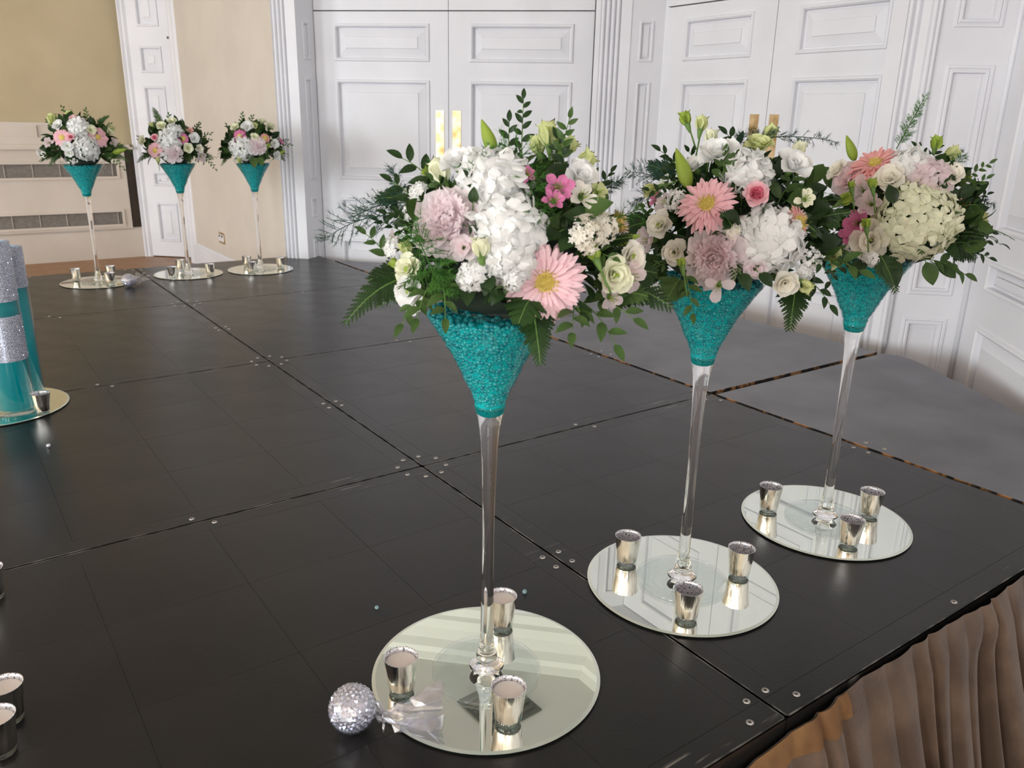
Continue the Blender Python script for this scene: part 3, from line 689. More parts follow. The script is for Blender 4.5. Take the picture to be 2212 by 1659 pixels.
cylinder_vase(-.871, 2.262, .535, .36, 'teal cylinder vase with two glitter bands, the taller one in front', (.175, .315))
# ------------------------------------------------------------------ petals and leaves (templates: verts, faces)
def petal(Ln, Wd, nu=4, nv=5, shape='oval', cup=.2, a0=0., a1=.4, ruf=0., seed=0, notch=0., tip=0.):
    rng = np.random.default_rng(seed); ph = rng.random()*6; v = []
    ys = [0.]; zs = [0.]; n = nv
    for j in range(n):
        a = a0+(a1-a0)*(j+.5)/n; ys.append(ys[-1]+Ln/n*math.cos(a)); zs.append(zs[-1]+Ln/n*math.sin(a))
    for j in range(n+1):
        t = j/n
        if shape == 'oval': w = math.sin(PI*min(1, .06+.94*t))**.75
        elif shape == 'round': w = min(1, (t*1.15+.12)**.6)*math.sqrt(max(0, 1-(t*.985)**5))
        elif shape == 'strap': w = min(1, .40+t*.9)*math.sqrt(max(0, 1-max(0, (t-.72)/.285)**2.4))
        elif shape == 'leaf': w = (max(0, math.sin(PI*t**.8)))**.9+.02
        elif shape == 'tri': w = min(1, .5+t)*(1-.0*t)
        w *= Wd/2
        for i in range(nu+1):
            s = -1+2*i/nu
            y = ys[j]-notch*Ln*t**6*(1-abs(s))+tip*Ln*t**6*(1-abs(s)); x = s*w
            z = zs[j]+cup*w*s*s+ruf*Ln*t*t*math.sin(s*5+ph+t*4)
            v.append((x, y, z))
    f = [(j*(nu+1)+i, j*(nu+1)+i+1, (j+1)*(nu+1)+i+1, (j+1)*(nu+1)+i) for j in range(n) for i in range(nu)]
    return np.array(v), f
_mc = {}
def piece_mesh(key, T, m):
    k = (key, m)
    if k not in _mc: _mc[k] = mesh(key.split('|')[0], T[0], T[1], M[m], smooth=True)
    return _mc[k]
def emit(par, name, core, pieces, split, Mw, kind=None, label=None):
    """core: [(T, mat, M4)] joined into the part; pieces: [(name, key, T, mat, M4)] are its sub-parts."""
    allc = list(core) if split else list(core)+[(p[2], p[3], p[4]) for p in pieces]
    mats = []; b = MB()
    for T, m, A in allc:
        if m not in mats: mats.append(m)
        b.tmpl(T, A, mats.index(m))
    o = b.build(name, [M[m] for m in mats], par, True, BM(Mw), kind)
    if label: o['label'] = label
    if split:
        for nm, key, T, m, A in pieces: obj(nm, piece_mesh(key, T, m), o, BM(A))
    return o
def pm(phi, r0, tilt, z=0., sc=1.):
    """petal pointing outwards at phi from the flower axis; tilt raises it towards the axis direction (+Z)."""
    A = np.eye(4); Rm = rotz(phi-PI/2)@rotx(tilt); A[:3, :3] = Rm*sc
    A[:3, 3] = (r0*math.cos(phi), r0*math.sin(phi), z); return A
SPH1 = ico(1, 1); SPH2 = ico(1, 2); SPH0 = ico(1, 0)

def gerbera(R_, m, seed, split, lo=0., mid='palepink'):
    rng = np.random.default_rng(seed); n1 = 34 if split else 20; pcs = []; core = []
    Tp = [petal(1, .195 if split else .38, 2, 6, 'strap', .25, .10, -.18-.12*k, seed=k) for k in range(3)]
    for lay, (n, rr, tl, z) in enumerate(((n1, 1., -.02, 0), (n1-2, .90, .16, .002), (n1 if split else 0, .66, .34, .004))):
        for k in range(n):
            phi = 2*PI*(k+.5*lay)/n+rng.normal()*.04; ln = (R_*rr-.012)*(1+rng.normal()*.05); j = int(rng.integers(3))
            pcs.append(('petal', 'petal|g%d%d' % (j, split), Tp[j], m, pm(phi, .009, tl+lo+rng.normal()*.07, z, ln)))
    core.append((lathe([(.0005, .0085), (.006, .008), (.012, .006), (.0165, .002), (.012, -.006), (.003, -.012)], 18), 'disc', np.eye(4)))
    if split:
        Tn = petal(1, .25, 1, 2, 'strap', .1, 0, .2)
        for k in range(70):
            a = rng.random()*2*PI; r = .010+.0075*rng.random(); core.append((Tn, 'disc' if r < .0145 else mid, pm(a, r, .9+rng.normal()*.15, .004, .008)))
        for k in range(60):
            a = 2.4*k; r = .0105*math.sqrt(k/60); core.append((SPH0, 'disc', mtx(np.eye(3), (r*math.cos(a), r*math.sin(a), .0085), .0014)))
    return core, pcs, 'gerbera'
def hydrangea(R_, m, seed, split, squash=.85, n=None):
    rng = np.random.default_rng(seed); n = n or (72 if split else 46); pcs = []; fs = .0215 if split else .0235
    Ts = []
    for s in range(3):
        b = MB()
        for k in range(4): b.tmpl(petal(1, .95, 4, 3, 'round', -.12-.1*s, .35, -.25, .05, s*5+k, tip=.05), pm(k*PI/2+.1, .03, .12, 0))
        b.tmpl(SPH0, mtx(np.eye(3), (0, 0, .06), .09)); Ts.append((np.array(b.v), b.f))
    core = [(SPH2, 'leaf2', mtx(np.diag([R_*.72, R_*.72, R_*.72*squash])))]
    for k in range(n):
        z = 1-1.55*(k+.5)/n; r = math.sqrt(max(0, 1-z*z)); a = k*2.39996
        d = np.array([r*math.cos(a), r*math.sin(a), z]); d += rng.normal(size=3)*.06; d /= np.linalg.norm(d)
        p = d*np.array([1, 1, squash])*R_*(.90+.12*rng.random()); dd = d+rng.normal(size=3)*.22
        j = int(rng.integers(3)); pcs.append(('floret', 'floret|h%d%d' % (j, split), Ts[j], m, mtx(frame(dd, rng.random()*6), p, fs*(.85+.35*rng.random()))))
    return core, pcs, 'hydrangea'
def peony(R_, m, m2, seed, split):
    rng = np.random.default_rng(seed); pcs = []
    Tg = [petal(1, .95, 4, 5, 'round', .30, .5, -.15, .06, s, notch=.1) for s in range(3)]
    Ti = [petal(1, .55, 3, 4, 'round', .35, .3, .25, .10, s+9, notch=.18) for s in range(4)]
    for k in range(9):
        pcs.append(('guard_petal', 'guard_petal|%d' % (k % 3), Tg[k % 3], m2, pm(k*2*PI/9+rng.normal()*.15, .008, -.05+.35*rng.random(), -.006, R_*(.95+.25*rng.random()))))
    n = 74 if split else 26
    for k in range(n):
        t = (k+.5)/n; el = .42+1.08*t; phi = k*2.39996
        pcs.append(('petal', 'petal|p%d' % (k % 4), Ti[k % 4], m if rng.random() < .7 else m2, pm(phi, .012*(1-t), el+rng.normal()*.12, .003*t, R_*(.82-.12*t+.12*rng.random()))))
    return [(SPH1, m, mtx(np.eye(3), (0, 0, .008), R_*.42))], pcs, 'peony'
def lisianthus(R_, m, seed, split, open_=.5, eye=True):
    rng = np.random.default_rng(seed); pcs = []
    T = [petal(1, 1.05, 4, 5, 'round', .42, 1.0, -.25, .05, s) for s in range(3)]
    for lay, (n, tl, sc) in enumerate(((5, .15+.3*(1-open_), 1.), (5, .55+.3*(1-open_), .88), (4, .95+.25*(1-open_), .70), (3, 1.2, .5))):
        for k in range(n):
            pcs.append(('petal', 'petal|l%d' % (k % 3), T[k % 3], m, pm(2*PI*(k+.37*lay)/n+rng.normal()*.1, .004, tl+rng.normal()*.1, .002*lay, R_*sc*(.95+.15*rng.random()))))
    core = [(lathe([(.0005, -.016), (.004, -.014), (.006, -.004), (.006, .004), (.0005, .006)], 10), 'stem', np.eye(4))]
    if eye: core += [(SPH1, 'dark_eye' if eye == 2 else 'lime', mtx(np.eye(3), (0, 0, R_*.55), .0045)), (SPH0, 'lime', mtx(np.eye(3), (.002, .002, R_*.62), .0035))]
    return core, pcs, 'lisianthus'
def rose(R_, m, m2, seed, split):
    rng = np.random.default_rng(seed); pcs = []
    T = [petal(1, 1.15, 5, 5, 'round', .55, 1.25, -.55, .02, s) for s in range(2)]; T2 = [petal(1, 1.1, 5, 4, 'round', .8, 1.1, .1, .02, s) for s in range(2)]
    for lay, (n, tl, sc, tt) in enumerate(((5, .25, 1., T), (5, .5, .95, T), (4, .75, .9, T2), (4, 1.0, .84, T2), (3, 1.2, .78, T2), (3, 1.38, .72, T2))):
        for k in range(n):
            pcs.append(('petal', 'petal|r%d%d' % (lay > 1, k % 2), tt[k % 2], m2 if lay < 2 else m, pm(2*PI*(k+.4*lay)/n, .004, tl+rng.normal()*.05, 0, R_*sc)))
    return [(SPH1, m, mtx(np.eye(3), (0, 0, R_*.35), R_*.3))], pcs, 'rose'
def star(R_, m, seed, split, n=6, name='alstroemeria'):
    rng = np.random.default_rng(seed); T = [petal(1, .72, 3, 5, 'round', .3, .9, -.35, .04, s) for s in range(2)]; pcs = []
    for k in range(n): pcs.append(('petal', 'petal|s%d' % (k % 2), T[k % 2], m, pm(2*PI*k/n+rng.normal()*.1, .003, .2+.2*(k % 2)+rng.normal()*.1, 0, R_*(.9+.2*rng.random()))))
    core = [(lathe([(.0005, -.015), (.003, -.012), (.005, .002), (.0005, .004)], 8), 'stem', np.eye(4))]
    for k in range(5): core.append((tube([(0, 0, 0), (.006*math.cos(k), .006*math.sin(k), R_*.7)], .0006, 4), 'lime', np.eye(4)))
    return core, pcs, name
def bud(Ln, m, seed, split, w=.38):
    """half open lisianthus bud: overlapping upright petals with green sepals."""
    rng = np.random.default_rng(seed); pcs = []
    T = [petal(1, .78, 4, 6, 'oval', .55, .62, -.22, .015, s, tip=.08) for s in range(2)]
    for k in range(5): pcs.append(('petal', 'petal|b%d' % (k % 2), T[k % 2], m, pm(2*PI*k/5, .003, 1.02+rng.normal()*.04, 0, Ln*(.95+.08*rng.random()))))
    for k in range(3): pcs.append(('petal', 'petal|b%d' % (k % 2), T[k % 2], m, pm(2*PI*k/3+.5, .001, 1.22, 0, Ln*.95)))
    core = [(lathe([(.0005, -.014), (.0022, -.012), (.0045, -.003), (.0055, .004), (.0005, .010)], 9), 'stem', np.eye(4)), (tube([(0, 0, -.045), (.001, 0, -.012)], .0016, 5), 'stem', np.eye(4))]
    Ts = petal(1, .16, 1, 4, 'leaf', .2, .4, .1)
    for k in range(5): core.append((Ts, 'stem', pm(2*PI*k/5+.6, .004, .95, -.003, Ln*.55)))
    return core, pcs, 'flower_bud'
def lilybud(Ln, seed, split):
    v = []; n = 18; rows = 12
    for j in range(rows+1):
        t = j/rows; r = Ln*.20*(math.sin(PI*(t*.97+.03)**.75))**.8*(1-.25*t)+.0006
        for k in range(n):
            a = 2*PI*k/n; rr = r*(1-.13*abs(math.cos(1.5*a))**6); v.append((rr*math.cos(a), rr*math.sin(a), Ln*t))
    f = [(j*n+k, j*n+(k+1) % n, (j+1)*n+(k+1) % n, (j+1)*n+k) for j in range(rows) for k in range(n)]+[tuple(rows*n+k for k in range(n))]
    return [((np.array(v), f), 'lime', np.eye(4)), (tube([(0, 0, -.04), (0, 0, .002)], .0028, 6), 'stem', np.eye(4))], [], 'lily_bud'
def cluster(R_, m, seed, split, n=60):
    rng = np.random.default_rng(seed); core = []
    T = (np.concatenate([petal(1, .8, 2, 2, 'round', .2, .4, 0)[0]@rotz(k*2*PI/5).T for k in range(5)]), [tuple(i+9*k for i in q) for k in range(5) for q in petal(1, .8, 2, 2, 'round', .2, .4, 0)[1]])
    for k in range(n if split else n//3):
        d = rng.normal(size=3); d[2] = abs(d[2])+.2; d /= np.linalg.norm(d); p = d*R_*np.array([1, 1, .7])*(.75+.3*rng.random())
        core.append((T, m, mtx(frame(d+rng.normal(size=3)*.3, rng.random()*6), p, .0052*(.8+.5*rng.random())*(1 if split else 1.6))))
        if k % 3 == 0: core.append((tube([(0, 0, -.01), p*.95], .0007, 4), 'stem', np.eye(4)))
    return core, [], 'blossom_spray'

LEAF = [petal(1, .62, 4, 7, 'leaf', .22, .35, -.55, .015, s) for s in range(3)]      # broad leaf
SLIM = [petal(1, .42, 2, 5, 'leaf', .3, .3, -.35, 0, s) for s in range(3)]           # ruscus leaflet
def pinna(s):
    b = MB(); n = 5
    for k in range(n):
        y = .12+.80*k/n; w = .17*(1-k/n)**.8+.035
        for sg in (-1, 1): b.add([(0, y-.10, 0), (sg*w*.65, y-.02, .02), (sg*w, y+.13, .0), (sg*w*.3, y+.13, .015), (0, y+.10, 0)], [(0, 1, 2, 3, 4) if sg > 0 else (4, 3, 2, 1, 0)])
    b.add([(-.05, .85, 0), (.05, .85, 0), (0, 1.0, -.02)], [(0, 1, 2)]); return np.array(b.v), b.f
PINNA = pinna(0)
def curve_pts(A, B, sag, n=10):
    A, B = np.array(A), np.array(B); out = []
    for i in range(n+1):
        t = i/n; out.append(A+(B-A)*t+np.array([0, 0, sag*4*t*(1-t)*np.linalg.norm(B-A)]))
    return out
def along(pts, t):
    k = t*(len(pts)-1); i = min(int(k), len(pts)-2); return pts[i]+(pts[i+1]-pts[i])*(k-i), (pts[i+1]-pts[i])/np.linalg.norm(pts[i+1]-pts[i])
def spray(A, B, sag, up, kind, seed, split, wid=None, m=None):
    """a cut stem of foliage from A to B (arrangement coordinates). up: direction the leaf faces show."""
    rng = np.random.default_rng(seed); pts = curve_pts(A, B, sag); Ln = sum(np.linalg.norm(pts[i+1]-pts[i]) for i in range(len(pts)-1)); core = []; pcs = []
    up = np.array(up, float)
    def place(t, ang, sc, tilt=.15):
        p, d = along(pts, t); sd = np.cross(d, up); sd /= np.linalg.norm(sd)+1e-9; nr = np.cross(sd, d)
        yv = math.cos(ang)*d+math.sin(ang)*sd; xv = np.cross(yv, nr); Rm = np.array([xv, yv, nr]).T@rotx(tilt)
        return mtx(Rm, p, sc)
    if kind == 'fern':
        w = wid or Ln*.42; m = m or 'fern'; core.append((tube(pts, .0014, 5, .4), 'stem', np.eye(4))); n = 15
        for k in range(n):
            t = .10+.88*k/n; s = w*.55*(1-t)**.75+.006
            for sg in (-1, 1): core.append((PINNA, m, place(t+.02*(sg > 0), sg*(1.05-.35*t), s*(.9+.2*rng.random()), -.1+rng.normal()*.08)))
        core.append((PINNA, m, place(.965, 0, Ln*.06))); return core, pcs, 'fern_frond', None
    if kind == 'plume':
        w = wid or .05; m = m or 'plume'; core.append((tube(pts, .0011, 5, .4), m, np.eye(4)))
        nb = int(26+Ln*110); vs = []; fs = []
        for k in range(nb):
            t = .08+.92*k/nb; p, d = along(pts, t); bl = w*(1-t)**.6*(.6+.5*rng.random())+.004
            e = rng.normal(size=3); e -= d*(e@d); e += up*.0; e /= np.linalg.norm(e); q = p+bl*(e*.8+d*.6)
            core.append((tube([p, q], .0004, 3), m, np.eye(4)))
            for j in range(int(8+bl*320)):
                c = p+(q-p)*(.15+.85*rng.random()); g = rng.normal(size=3); g = g/np.linalg.norm(g)+(q-p)/bl*.7; g *= .0075*(.7+.6*rng.random()); h = np.cross(g, rng.normal(size=3)); h *= .00042/(np.linalg.norm(h)+1e-9)
                i0 = len(vs); vs += [c-h, c+h, c+g]; fs.append((i0, i0+1, i0+2))
        core.append(((np.array(vs), fs), m, np.eye(4))); return core, pcs, 'asparagus_fern', None
    if kind == 'sprig':
        ls = wid or .026; m = m or 'leaf2'; core.append((tube(pts, .0011, 5, .5), 'stem', np.eye(4))); n = max(4, int(Ln/(ls*.42)))
        for k in range(n):
            t = .12+.84*k/n; sg = 1 if k % 2 else -1; j = int(rng.integers(3))
            pcs.append(('leaf', 'leaf|s%d' % j, SLIM[j], m, place(t, sg*(.85+rng.normal()*.12), ls*(1.05-.35*t)*(.85+.3*rng.random()), rng.normal()*.25)))
        pcs.append(('leaf', 'leaf|s0', SLIM[0], m, place(.97, 0, ls*.8))); return core, pcs, 'leaf_sprig', None
    if kind == 'leaf':
        m = m or 'leaf'; p, d = along(pts, 0); core.append((LEAF[seed % 3], m, place(0, 0, Ln, .0))); core.append((tube([pts[0]-d*.012, pts[0]+d*.2*Ln], .0009, 4), 'stem', np.eye(4))); return core, pcs, 'leaf', None

# ------------------------------------------------------------------ arrangements
def arrangement(i, label, shift, zc, a, b, flowers, sprays, seed, split, fill, rim_fronds=10):
    cx, cy = CEN[i]; org = np.array([cx, cy, PT+.655]); rng = np.random.default_rng(seed)
    c = np.array([cx, cy, ST+zc])+CR*np.array([1, 1, 0])*shift
    par = thing('flower_arrangement', label, 'flowers', tuple(org), 0, 'flower arrangements in the martini vases')
    dc = depth_of(c)
    def loc(P): return np.asarray(P)-org
    # foam core
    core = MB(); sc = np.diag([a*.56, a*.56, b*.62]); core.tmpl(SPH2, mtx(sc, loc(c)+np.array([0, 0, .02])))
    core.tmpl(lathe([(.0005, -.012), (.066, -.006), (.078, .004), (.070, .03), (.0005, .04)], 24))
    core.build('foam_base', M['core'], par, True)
    for k, (kind, px, size, *opt) in enumerate(flowers):
        o = dict(opt[0]) if opt else {}
        P, n = on_ellipsoid(px, c, a, b)
        if 'dz' in o: P = at_depth(px, dc+o['dz']*a); n = P-c; n = n/np.linalg.norm(n)
        dpt = depth_of(P); R_ = size*dpt/FPX
        tocam = (CAMP-P)/np.linalg.norm(CAMP-P)
        d = n+tocam*o.get('cam', .35)+np.array([0, 0, o.get('up', 0.)])+CR*o.get('rt', 0.); d /= np.linalg.norm(d)
        back = o.get('back', .35)
        if 'dir' in o:      # pointing towards a pixel at the same depth
            q = at_depth(o['dir'], dpt+o.get('tz', 0)*a); d = q-P; R_ = max(.01, np.linalg.norm(d)); d = d/R_; back = 0
        sd = seed*100+k; m = o.get('m')
        if kind == 'gerbera': r = gerbera(R_, m or 'pink', sd, split, o.get('lo', .0))
        elif kind == 'hyd': r = hydrangea(R_, m or 'w', sd, split, n=o.get('n')); back = .55
        elif kind == 'peony': r = peony(R_*1.05, m or 'palepink', o.get('m2', 'palepink'), sd, split)
        elif kind == 'lis': r = lisianthus(R_*1.1, m or 'w', sd, split, o.get('open', .6), o.get('eye', 1))
        elif kind == 'rose': r = rose(R_*1.05, m or 'rose', o.get('m2', 'pink'), sd, split); back = .5
        elif kind == 'star': r = star(R_*1.1, m or 'hot', sd, split, o.get('n', 6), o.get('name', 'alstroemeria'))
        elif kind == 'bud': r = bud(R_, m or 'budgreen', sd, split)
        elif kind == 'lily': r = lilybud(R_, sd, split)
        elif kind == 'spray': r = cluster(R_, m or 'w', sd, split, o.get('n', 60))
        Mw = mtx(frame(d, rng.random()*6), loc(P-d*R_*back*(0 if 'dir' in o else 1)))
        emit(par, r[2], r[0], r[1], split, Mw, label=o.get('label'), kind='stuff' if kind == 'spray' else None)
    for k, (kind, p0, p1, dz0, dz1, *opt) in enumerate(sprays):
        o = dict(opt[0]) if opt else {}
        A = at_depth(p0, dc+dz0*a); B = at_depth(p1, dc+dz1*a); tocam = (CAMP-B)/np.linalg.norm(CAMP-B)
        up = tocam*o.get('cam', .8)+np.array([0, 0, o.get('u', .6)])
        r = spray(loc(A), loc(B), o.get('sag', .08), up, kind, seed*50+k, split, o.get('w'), o.get('m'))
        emit(par, r[2], r[0], r[1], split, np.eye(4), label=o.get('label'))
    # leaves filling the gaps between the blooms
    fb = MB(); rr = 0
    for k in range(fill):
        z = 1-1.25*(k+.5)/fill; r = math.sqrt(max(0, 1-z*z)); an = k*2.39996+rng.normal()*.2
        d = np.array([r*math.cos(an), r*math.sin(an), z]); P = c+d*np.array([a, a, b])*(.66+.10*rng.random())
        dd = d+np.array([0, 0, .15])+rng.normal(size=3)*.55; dd /= np.linalg.norm(dd); s = (.034+.024*rng.random())*(1 if split else 1.3)
        T = LEAF[k % 3] if k % 3 else SLIM[k % 3]; m = 'leaf' if rng.random() < .7 else 'leaf2'
        yv = dd; xv = np.cross(yv, d+rng.normal(size=3)*.3); xv /= np.linalg.norm(xv); A4 = mtx(np.array([xv, yv, np.cross(xv, yv)]).T, loc(P), s)
        if split: obj('leaf', piece_mesh('leaf|%s%d' % ('f' if k % 3 else 't', k % 3), T, m), par, BM(A4))
        else: fb.tmpl(T, A4, 0 if m == 'leaf' else 1)
    if not split: fb.build('foliage', [M['leaf'], M['leaf2']], par, True, None, 'stuff')
    # small sprigs and ferns pushed in between the blooms
    for k in range(44 if split else 16):
        z = rng.random()*1.25-.35; rr2 = math.sqrt(max(0, 1-z*z)); an = k*2.39996
        d = np.array([rr2*math.cos(an), rr2*math.sin(an), z]); A = c+d*np.array([a, a, b])*.62; B = c+d*np.array([a, a, b])*(.96+.14*rng.random()*(1 if d@CF > -.3 else .2))+rng.normal(size=3)*.018
        kd = ('sprig', 'fern', 'sprig', 'sprig', 'plume')[k % 5]
        if kd == 'plume' and not split: kd = 'fern'
        r = spray(loc(A), loc(B), .05, (CAMP-B)+np.array([0, 0, .5]), kd, seed*311+k, split, {'sprig': .022, 'fern': .034, 'plume': .022}[kd], {'sprig': ('leaf', 'leaf', 'leaf2')[k % 3], 'fern': 'leaf', 'plume': 'plume'}[kd])
        emit(par, r[2], r[0], r[1], split, np.eye(4))
    # fronds lying over the rim all round
    for k in range(rim_fronds):
        an = 2*PI*(k+rng.random()*.5)/rim_fronds; dr = np.array([math.cos(an), math.sin(an), 0])
        A = c*1; A[2] = org[2]+.03; A = A+dr*.07; B = A+dr*(a*.62+.03*rng.random())+np.array([0, 0, -.02+.03*rng.random()])
        kd = ('fern', 'sprig', 'fern')[k % 3]
        r = spray(loc(A), loc(B), .18, (0, 0, 1), kd, seed*77+k, split, .032 if kd == 'sprig' else None, 'leaf' if kd == 'sprig' else None)
        emit(par, r[2], r[0], r[1], split, np.eye(4))
    return par

F1 = [('hyd', (1062, 376), 66, {}), ('lis', (985, 352), 34, {'eye': 0}), ('lis', (1010, 345), 28, {'eye': 0, 'm': 'w'}), ('bud', (962, 396), 55, {'dir': (938, 342), 'dz': -.45, 'm': 'wc'}),
      ('peony', (966, 480), 72, {'label': 'pale pink peony'}), ('hyd', (1096, 490), 70, {}), ('hyd', (1092, 556), 46, {'n': 46}),
      ('bud', (1040, 560), 50, {'dir': (1036, 508), 'dz': -1.02, 'm': 'wc', 'tz': -.05}),
      ('gerbera', (1180, 612), 97, {'m': 'pink_pale', 'cam': 1.0, 'rt': -.1, 'label': 'pale pink gerbera facing the camera'}), ('star', (1206, 408), 36, {'cam': .8}), ('star', (1136, 377), 20, {}),
      ('star', (1196, 432), 24, {}),
      ('lis', (1252, 384), 40, {'m': 'w', 'eye': 0}), ('star', (1258, 424), 34, {'m': 'cream_p', 'n': 6}), ('star', (1290, 412), 26, {'m': 'budgreen'}),
      ('bud', (1166, 336), 55, {'dir': (1158, 290), 'dz': -.1}), ('bud', (1186, 318), 60, {'dir': (1182, 262), 'dz': -.2}), ('bud', (1206, 332), 50, {'dir': (1216, 292), 'dz': -.1}),
      ('bud', (1214, 330), 50, {'dir': (1246, 300), 'dz': -.2}), ('bud', (1246, 366), 60, {'dir': (1284, 330), 'dz': -.3}),
      ('lily', (1068, 330), 60, {'dir': (1040, 258), 'dz': -.1}),
      ('spray', (1018, 600), 34, {'n': 110, 'dz': -1.02, 'cam': .8}), ('spray', (1108, 606), 24, {'n': 60, 'dz': -1.}), ('spray', (1030, 575), 24, {}),
      ('lis', (888, 628), 38, {'m': 'w', 'dz': -.55, 'cam': .9}), ('lis', (884, 582), 32, {'m': 'wc', 'dz': -.55, 'cam': .7, 'up': .3}), ('lis', (896, 648), 30, {'m': 'w', 'dz': -.5}),
      ('bud', (884, 552), 40, {'dir': (868, 520), 'dz': -.5}), ('bud', (862, 578), 36, {'dir': (842, 562), 'dz': -.5, 'm': 'lime'}),
      ('spray', (878, 424), 30, {'dz': -.1}), ('spray', (900, 412), 22, {}), ('spray', (842, 536), 26, {'dz': -.2}), ('spray', (882, 462), 26, {'dz': -.25}), ('star', (852, 520), 24, {'m': 'blush', 'dz': -.15}),
      ('bud', (1290, 566), 44, {'dir': (1274, 530), 'dz': -.75, 'm': 'lime'}), ('lis', (1322, 594), 46, {'m': 'wc', 'dz': -.62, 'cam': .9}), ('lis', (1358, 556), 40, {'m': 'cream_p', 'dz': -.5, 'cam': .8}),
      ('star', (1362, 598), 38, {'m': 'blush', 'dz': -.55}), ('star', (1320, 642), 32, {'m': 'blush', 'dz': -.6}), ('gerbera', (1346, 478), 34, {'m': 'salmon', 'dz': .2, 'cam': 0, 'rt': .6}),
      ('spray', (1270, 505), 44, {'m': 'cream_p', 'n': 120}), ('spray', (1310, 490), 34, {'m': 'cream_p', 'n': 80}), ('lily', (1322, 524), 50, {'dir': (1384, 508), 'dz': -.3}),
      ('bud', (930, 380), 30, {'dir': (912, 366), 'dz': -.2, 'm': 'lime'}), ('star', (930, 500), 22, {'m': 'palepink'}), ('lis', (1004, 536), 28, {'m': 'palepink', 'eye': 0, 'open': .9})]
S1 = [('sprig', (1126, 340), (1131, 212), .1, .1, {'w': .022, 'm': 'leaf'}), ('sprig', (1098, 345), (1100, 262), 0, 0, {'w': .024, 'm': 'leaf'}),
      ('plume', (880, 470), (692, 524), -.1, -.2, {'w': .055, 'm': 'plume_dark', 'sag': .12}), ('plume', (900, 440), (760, 470), -.2, .0, {'w': .04, 'm': 'plume_dark'}), ('plume', (880, 480), (846, 360), 0, 0, {'w': .02, 'm': 'plume_dark'}),
      ('plume', (1120, 345), (1010, 392), -.55, -.85, {'w': .045, 'sag': .1}), ('plume', (1110, 330), (1150, 400), -.5, -.8, {'w': .05}), ('plume', (1140, 380), (1168, 480), -.7, -1.0, {'w': .05, 'sag': 0}),
      ('plume', (900, 510), (948, 612), -.8, -1.0, {'w': .06, 'sag': 0}), ('plume', (930, 540), (900, 505), -.8, -.9, {'w': .05}), ('plume', (940, 560), (962, 640), -.9, -1.02, {'w': .05}),
      ('fern', (880, 600), (742, 704), -.4, -.55, {'w': .058, 'm': 'leaf', 'sag': .12}), ('fern', (890, 590), (796, 606), -.2, -.3, {'w': .05, 'm': 'leaf'}),
      ('sprig', (930, 620), (868, 702), -.7, -.85, {'w': .03}), ('sprig', (930, 610), (900, 690), -.8, -1., {'w': .032}), ('sprig', (960, 620), (962, 690), -.95, -1.1, {'w': .03}),
      ('fern', (1150, 660), (1168, 790), -.75, -.95, {'w': .05, 'm': 'leaf', 'sag': .05}), ('fern', (1150, 640), (1120, 700), -.8, -1., {'w': .06}),
      ('sprig', (1250, 650), (1330, 748), -.5, -.7, {'w': .036, 'sag': .12}), ('sprig', (1240, 660), (1236, 720), -.7, -.9, {'w': .034}), ('sprig', (1270, 640), (1370, 690), -.5, -.6, {'w': .034}),
      ('fern', (1280, 620), (1456, 668), -.3, -.45, {'w': .075, 'm': 'leaf', 'sag': .12}), ('fern', (1300, 600), (1420, 590), -.2, -.3, {'w': .065, 'm': 'leaf'}), ('fern', (1290, 640), (1400, 640), -.4, -.5, {'w': .06, 'm': 'leaf2'}),
      ('leaf', (1256, 466), (1326, 432), -.75, -.8, {'m': 'leaf2', 'sag': 0}), ('leaf', (1290, 486), (1216, 460), -.7, -.85, {'sag': 0}), ('leaf', (1250, 500), (1210, 540), -.7, -.9, {'sag': 0}), ('leaf', (1210, 500), (1170, 520), -.8, -.9, {'sag': 0}),
      ('sprig', (940, 400), (868, 342), -.2, -.2, {'w': .034, 'm': 'leaf'}), ('sprig', (900, 440), (846, 392), -.2, -.2, {'w': .028, 'm': 'leaf'}), ('fern', (900, 440), (812, 430), .0, 0, {'w': .05, 'm': 'leaf'}),
      ('leaf', (1022, 440), (1024, 402), -.9, -.95, {'sag': 0}), ('leaf', (1010, 620), (1010, 660), -.95, -1.05, {'sag': 0}), ('leaf', (1040, 610), (1076, 636), -1, -1.05, {'sag': 0}), ('leaf', (1060, 590), (1046, 640), -1, -1.05, {'sag': 0}),
      ('sprig', (1290, 420), (1320, 372), .3, .3, {'w': .02, 'm': 'leaf'}), ('plume', (1300, 420), (1342, 388), .3, .3, {'w': .012, 'm': 'plume_dark'}), ('sprig', (1220, 360), (1204, 300), -.3, -.3, {'w': .025, 'm': 'leaf'}),
      ('leaf', (1166, 420), (1196, 370), -.6, -.6, {'sag': 0}), ('leaf', (1150, 440), (1140, 490), -.9, -1., {'sag': 0}), ('sprig', (840, 560), (790, 506), -.2, -.2, {'w': .026}), ('leaf', (1090, 620), (1060, 660), -.95, -1., {'sag': 0})]
arrangement(0, 'nearest and largest bouquet, with one pale pink gerbera facing the camera', .03, .715, .178, .172, F1, S1, 1, True, 150)

